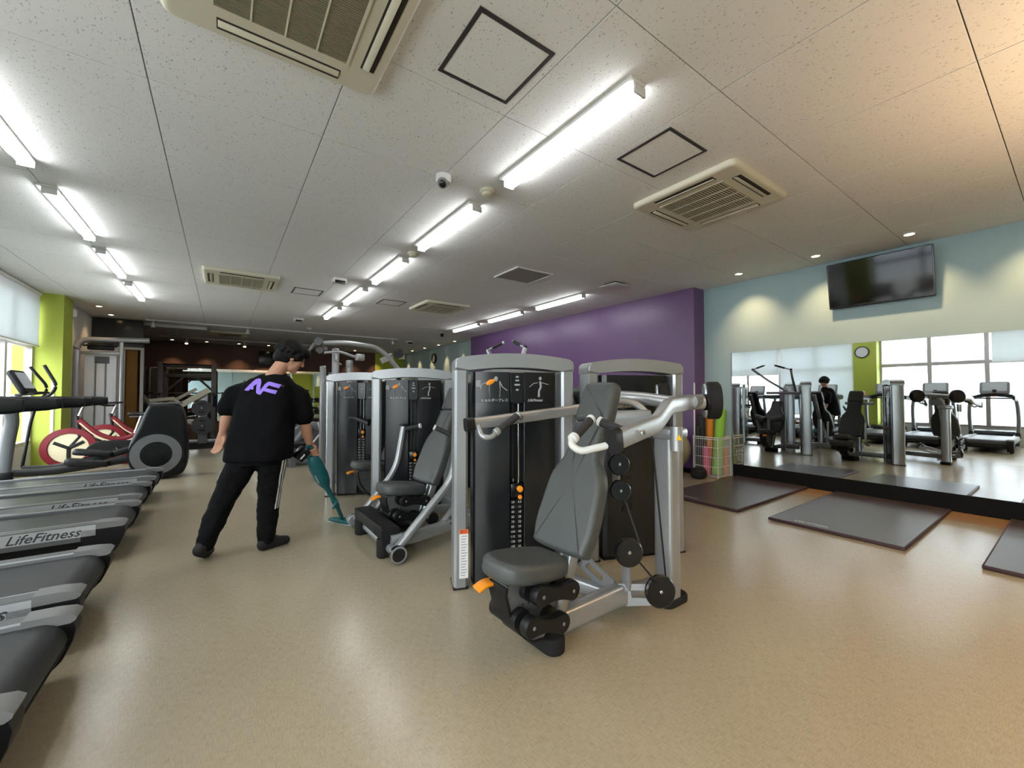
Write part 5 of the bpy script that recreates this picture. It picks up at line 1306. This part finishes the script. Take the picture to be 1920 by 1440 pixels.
for s in (-1, 1): b.ball(H(-.005, .08 * s, -.015), (.022, .010, .034), 12, 8, Mh.to_3x3().to_4x4())   # ears
b.rcone((.35, 4.01, 1.44), .066, H(-.03, 0, -.05), .058)                     # neck
loft(b, [((.27, 3.95, .86), .15, .10), ((.31, 3.98, 1.2), .16, .10), ((.33, 4.0, 1.36), .15, .085), ((.35, 4.01, 1.43), .08, .06)])
SL, EL, WL = Vector((.115, 4.12, 1.345)), Vector((.045, 4.125, 1.15)), Vector((.012, 4.165, .985))
SR, ER, WR = Vector((.535, 3.92, 1.31)), Vector((.585, 3.935, 1.08)), Vector((.632, 3.975, .885))
b.rcone((.25, 4.05, 1.365), .04, SL, .05); b.rcone(SL, .05, EL, .048); b.rcone(EL, .047, EL.lerp(WL, .45), .044); b.rcone(EL.lerp(WL, .45), .044, WL, .029)
b.rcone((.42, 3.97, 1.36), .04, SR, .05); b.rcone(SR, .05, ER, .048); b.rcone(ER, .047, ER.lerp(WR, .45), .044); b.rcone(ER.lerp(WR, .45), .044, WR, .03)
# left hand, relaxed and half curled, palm to the rear
dn = (WL - EL).normalized(); sd = RA.copy(); pf = dn.cross(sd).normalized()
if pf.dot(FA) > 0: pf = -pf
KL = WL + dn * .085
for u in (-.028, -.010, .010, .028): b.rcone(WL + sd * u * .6, .019, KL + sd * u, .016)
for i, (u, L) in enumerate(((-.034, .062), (-.012, .075), (.011, .078), (.033, .068))):
    p0 = KL + sd * u; p1 = p0 + dn * L * .55 + pf * L * .08; p2 = p1 + dn * L * .36 + pf * L * .22; p3 = p2 + dn * .16 * L + pf * L * .26
    b.rcone(p0, .0105, p1, .0098, 10); b.rcone(p1, .0098, p2, .0088, 10); b.rcone(p2, .0088, p3, .0078, 10)
th0 = WL + dn * .03 + sd * .026; th1 = th0 + dn * .035 + sd * .02 + pf * .02; th2 = th1 + dn * .035 + pf * .015
b.rcone(th0, .016, th1, .0125, 10); b.rcone(th1, .0125, th2, .0095, 10)
# right hand closed round the vacuum grip
GA = Vector((.642, 3.975, .845)); GB = Vector((.70, 4.02, .735)); gd = (GB - GA).normalized()     # grip axis
HR = Vector((.672, 3.992, .80))
outw = (Vector((-.3, -.3, 1)) - gd * Vector((-.3, -.3, 1)).dot(gd)).normalized()
side = gd.cross(outw).normalized()
KR = HR + outw * .034
for u in (-.03, -.01, .01, .03): b.rcone(WR + gd * u * .3 + outw * .004, .02, KR + gd * u - side * .012, .016)
for i, u in enumerate((-.034, -.012, .011, .033)):
    r_ = .034; c0 = HR + gd * u
    ang = [70, 15, -45, -100, -140]
    pr_ = [c0 + outw * r_ * math.sin(R(a)) + side * r_ * math.cos(R(a)) for a in ang]
    for k in range(4): b.rcone(pr_[k], .0108 - .0006 * k, pr_[k + 1], .0102 - .0006 * k, 10)
tp = [HR - gd * .03 + outw * .03 - side * .015, HR - gd * .045 - side * .034, HR - gd * .03 - outw * .025 - side * .026]
b.rcone(tp[0], .015, tp[1], .012, 10); b.rcone(tp[1], .012, tp[2], .0095, 10)
body = part('body', fuse(b, .0055, 3, .5), M_skin, per)
# eyes and brows on the face
for s in (-1, 1):
    e = part('eye', G().ball(H(.083, .032 * s, .0), (.009, .013, .006), 10, 8, Mh.to_3x3().to_4x4()), M_blackg, body)
    part('eyebrow', G().tube([H(.092, .016 * s, .026), H(.091, .034 * s, .031), H(.08, .052 * s, .026)], .0035, 6), M_hair, body)
# ---- hair: full black cap down to ears and nape
h = G()
h.ball(H(-.022, 0, .032), (.118, .106, .112), 24, 16, Mh.to_3x3().to_4x4())
h.ball(H(-.05, 0, -.02), (.082, .088, .085), 20, 14, Mh.to_3x3().to_4x4())
h.ball(H(.055, 0, .07), (.072, .09, .055), 20, 14, Mh.to_3x3().to_4x4())
h.ball(H(.03, -.075, .03), (.05, .03, .05), 14, 10, Mh.to_3x3().to_4x4())
h.ball(H(-.04, -.07, -.03), (.05, .035, .06), 14, 10, Mh.to_3x3().to_4x4())
h.ball(H(-.085, 0, -.04), (.05, .08, .06), 20, 14, Mh.to_3x3().to_4x4())
for k in range(130):
    a = random.uniform(0, 6.28); q = random.uniform(-.15, 1)
    d = Vector((-.3 + .75 * math.cos(a), .85 * math.sin(a), q)).normalized()
    if d.x > .55 and d.z < .35: continue
    p0 = H(-.02 + d.x * .085, d.y * .078, .03 + d.z * .085); p1 = H(-.02 + d.x * .135, d.y * .12, .015 + d.z * .125)
    h.rcone(p0, .026, p1 + UP * -.012, .008, 8)
part('hair', fuse(h, .006, 3, .5), M_hair, per)
# ---- T-shirt
s = G()
loft(s, [((.250, 3.945, .775), .245, .185), ((.255, 3.945, .79), .25, .19), ((.27, 3.95, .95), .243, .175), ((.29, 3.965, 1.12), .232, .165), ((.315, 3.985, 1.28), .228, .155), ((.325, 3.995, 1.37), .215, .14), ((.34, 4.0, 1.435), .165, .115), ((.355, 4.01, 1.475), .10, .09)])
s.rcone((.27, 4.04, 1.375), .08, (.12, 4.115, 1.32), .08); s.rcone((.42, 3.97, 1.365), .08, (.53, 3.92, 1.305), .08)
s.rcone((.17, 4.09, 1.345), .08, (.095, 4.125, 1.30), .086); s.rcone((.095, 4.125, 1.30), .086, (.05, 4.13, 1.195), .082)
s.rcone((.47, 3.945, 1.335), .082, (.545, 3.915, 1.28), .088); s.rcone((.545, 3.915, 1.28), .088, (.582, 3.93, 1.125), .084)
sme = fuse(s, .011, 12, .5)
wrinkle(sme, .016, 6.5, .45); wrinkle(sme, .006, 17, .6)
bvh = BVHTree.FromPolygons([v.co for v in sme.vertices], [tuple(p.vertices) for p in sme.polygons])
shirt = part('t_shirt', sme, M_shirt, per)
part('collar', G().tube([(.355 + .098 * (RA.x * math.cos(a) + FA.x * .85 * math.sin(a)), 4.01 + .098 * (RA.y * math.cos(a) + FA.y * .85 * math.sin(a)), 1.470 + .018 * math.sin(a)) for a in [2 * math.pi * k / 28 for k in range(29)]], .009, 8), M_shirt, shirt)
# chest-wide print on the back
polys = [[(1065, 715), (1108, 722), (1178, 645), (1200, 640), (1188, 612), (1165, 605), (1140, 616)],
         [(1172, 608), (1190, 612), (1207, 645), (1222, 730), (1226, 757), (1197, 748), (1186, 735), (1166, 650)],
         [(1118, 702), (1146, 712), (1152, 694), (1138, 682)],
         [(1206, 752), (1230, 758), (1262, 700), (1292, 670), (1270, 640), (1246, 660), (1226, 705)],
         [(1266, 640), (1290, 638), (1388, 664), (1376, 698), (1290, 672), (1262, 676)],
         [(1248, 698), (1275, 698), (1368, 720), (1357, 752), (1262, 726), (1238, 720)]]
def on_back(poly, k=.00089):
    t = bmesh.new()
    vs = [t.verts.new(((x - 1225) * k, -(y - 682) * k, 0)) for x, y in poly]
    t.faces.new(vs); bmesh.ops.triangulate(t, faces=list(t.faces))
    bmesh.ops.subdivide_edges(t, edges=list(t.edges), cuts=4, use_grid_fill=True)
    rt_, fw_ = Vector((.816, -.578, 0)), Vector((.578, .816, 0))
    out = []
    for v in t.verts:
        o = Vector((.25, 3.855, 1.372)) + rt_ * v.co.x + UP * v.co.y - fw_ * .4
        hit, n, i, d = bvh.ray_cast(o, fw_)
        out.append((hit if hit else o + fw_ * .4) - fw_ * .004)
    t.verts.index_update()
    g = G(); g._app(out, [[v.index for v in f.verts] for f in t.faces]); t.free(); return g
lg = G()
for p_ in polys:
    q = on_back(p_); q.bm.verts.index_update()
    lg._app([v.co.copy() for v in q.bm.verts], [[v.index for v in f.verts] for f in q.bm.faces])
part('back_print', lg, M_purpleprint, shirt, label='large violet AF lettering')
tmk = text_mesh('TM', 14)
g = G()
for v in tmk.vertices: pass
g._app([(Vector((.25, 3.855, 1.372)) + Vector((.816, -.578, 0)) * (v.co.x + 180) * .00084 + UP * (v.co.y + 5) * .00084) for v in tmk.vertices], [tuple(p.vertices) for p in tmk.polygons])
for v in g.bm.verts:
    hit, n, i, d = bvh.ray_cast(v.co - Vector((.578, .816, 0)) * .4, Vector((.578, .816, 0)))
    if hit: v.co = hit - Vector((.578, .816, 0)) * .004
part('trademark_print', g, M_printg, shirt)
# ---- track pants
p = G()
HL, KL_, AL = Vector((.165, 3.99, .80)), Vector((.01, 4.055, .435)), Vector((-.085, 4.04, .14))
HR_, KR_, AR = Vector((.355, 3.915, .80)), Vector((.335, 4.04, .425)), Vector((.325, 4.05, .095))
loft(p, [((.255, 3.945, .98), .17, .12), ((.258, 3.95, .86), .19, .14), ((.26, 3.955, .74), .18, .14)])
p.rcone(HL, .118, HL.lerp(KL_, .45), .108); p.rcone(HL.lerp(KL_, .45), .108, KL_, .086); p.rcone(KL_, .086, KL_.lerp(AL, .5), .08); p.rcone(KL_.lerp(AL, .5), .08, AL, .066)
p.rcone(HR_, .112, HR_.lerp(KR_, .45), .102); p.rcone(HR_.lerp(KR_, .45), .102, KR_, .084); p.rcone(KR_, .084, KR_.lerp(AR, .5), .08); p.rcone(KR_.lerp(AR, .5), .08, AR, .07)
pme = fuse(p, .010, 3, .5)
wrinkle(pme, .010, 11, .8); wrinkle(pme, .005, 24, 1.3)
bvp = BVHTree.FromPolygons([v.co for v in pme.vertices], [tuple(q.vertices) for q in pme.polygons])
pants = part('track_pants', pme, M_pants, per)
def stripe(axis, outdir, off, wd=.0075):
    pts = []
    for k in range(len(axis)):
        c = axis[k]; t_ = (axis[min(k + 1, len(axis) - 1)] - axis[max(k - 1, 0)]).normalized()
        row = []
        for e in (-wd, wd):
            o_ = (outdir - t_ * outdir.dot(t_)).normalized(); w_ = t_.cross(o_)
            d = (o_ * math.cos(off + e / .1) + w_ * math.sin(off + e / .1)).normalized()
            hit, n, i, dd = bvp.ray_cast(c + d * .4, -d)
            row.append((hit if hit else c + d * .1) + d * .003)
        pts.append(row)
    g = G(); vs = [q for r_ in pts for q in r_]
    return g._app(vs, [(2 * k, 2 * k + 1, 2 * k + 3, 2 * k + 2) for k in range(len(pts) - 1)])
axR = [HR_.lerp(KR_, u / 9) for u in range(0, 10)] + [KR_.lerp(AR, u / 9) for u in range(1, 3)]
axL = [HL.lerp(KL_, u / 9) for u in range(0, 10)] + [KL_.lerp(AL, u / 9) for u in range(1, 3)]
for k in (-1, 0, 1):
    part('side_stripe', stripe(axR, Vector((.74, -.67, 0)), .26 * k), M_print, pants, label='white stripe')
    part('side_stripe', stripe(axL, Vector((-.74, .3, .2)), .26 * k), M_print, pants, label='white stripe')
# ---- shoes
def shoe(parts_):
    g = G()
    for a, ra, c, rc in parts_: g.rcone(a, ra, c, rc)
    me = fuse(g, .008, 3, .5)
    for v in me.vertices: v.co.z = max(v.co.z, .002)
    return me
part('shoe', shoe([((.315, 4.04, .10), .05, (.30, 4.035, .05), .046), ((.30, 4.035, .045), .046, (.40, 4.075, .045), .046), ((.40, 4.075, .045), .046, (.475, 4.10, .035), .037), ((.32, 4.045, .09), .05, (.40, 4.075, .05), .045)]), M_shoe, per)
part('shoe', shoe([((-.095, 4.03, .135), .048, (-.125, 4.005, .105), .045), ((-.125, 4.005, .10), .045, (-.09, 4.10, .05), .045), ((-.09, 4.10, .05), .045, (-.065, 4.17, .04), .037), ((-.095, 4.03, .13), .045, (-.08, 4.11, .06), .042)]), M_shoe, per)

# ================================================================== stick vacuum
M_teal = mat('teal_plastic', (20, 92, 98), .4, noise=(6, .06))
v = thing('stick_vacuum', 'teal cordless stick vacuum held by the person, nozzle near the chest press foot', 'vacuum cleaner', (1.02, 4.38, 0))
A, Bq = Vector((.665, 3.995, .74)), Vector((.80, 4.10, .455))
ax = (Bq - A).normalized()
part('body', G().tube([A - ax * .03, A, A.lerp(Bq, .2), A.lerp(Bq, .6), A.lerp(Bq, .85), Bq, Bq + ax * .03], [.03, .052, .062, .064, .052, .03, .024], 18), M_teal, v)
part('grip', G().tube(fillet([GA - gd * .02 + Vector((0, 0, .0)), GA, GB, A], .03), .019, 12), M_teal, v)
part('grip_bridge', G().tube(fillet([GA - gd * .02, Vector((.60, 3.955, .83)), Vector((.615, 3.965, .75)), A - ax * .01], .03), .017, 12), M_teal, v)
part('battery', G().box((.565, 3.935, .795), (.12, .075, .09), Quaternion((.9, .15, -.35, .2)).normalized().to_matrix(), .014), M_blackg, v)
part('battery_label', G().box((.565, 3.905, .775), (.05, .03, .012), Quaternion((.9, .15, -.35, .2)).normalized().to_matrix()), M_print, v)
sd_ = Vector((.578, -.816, 0)); sd_ = (sd_ - ax * sd_.dot(ax)).normalized(); nn_ = sd_.cross(ax)
if nn_.dot(Vector((-.578, -.816, .3))) < 0: nn_ = -nn_
part('maker_name', G().add_mesh(text_mesh('makita', .035, shear=.2), frame(A.lerp(Bq, .55) + nn_ * .0655 + sd_ * .02, ax, nn_.cross(ax), nn_)), M_print, v)
E1, E2 = Vector((.90, 4.17, .27)), Vector((1.01, 4.385, .055))
part('extension_tube', G().tube([Bq, Bq.lerp(E1, .5), E1, E2], [.026, .021, .019, .018], 14), M_teal, v)
part('tube_joint', G().tube([E1 - (E1 - Bq).normalized() * .06, E1 + (E2 - E1).normalized() * .06], .026, 14), M_teal, v)
part('release_tab', G().box((.885, 4.13, .27), (.02, .02, .09), Matrix.Rotation(.5, 3, 'Y'), .004), M_teal, v)
part('nozzle', G().sweep([(.94, 4.54, .022), (1.02, 4.40, .03), (1.09, 4.27, .022)], rrect(.09, .04, .015, 3), scale=[.85, 1.1, .85]), M_teal, v)
part('nozzle_lip', G().sweep([(.915, 4.525, .012), (1.065, 4.255, .012)], rrect(.02, .02, .006, 2)), M_white, v)
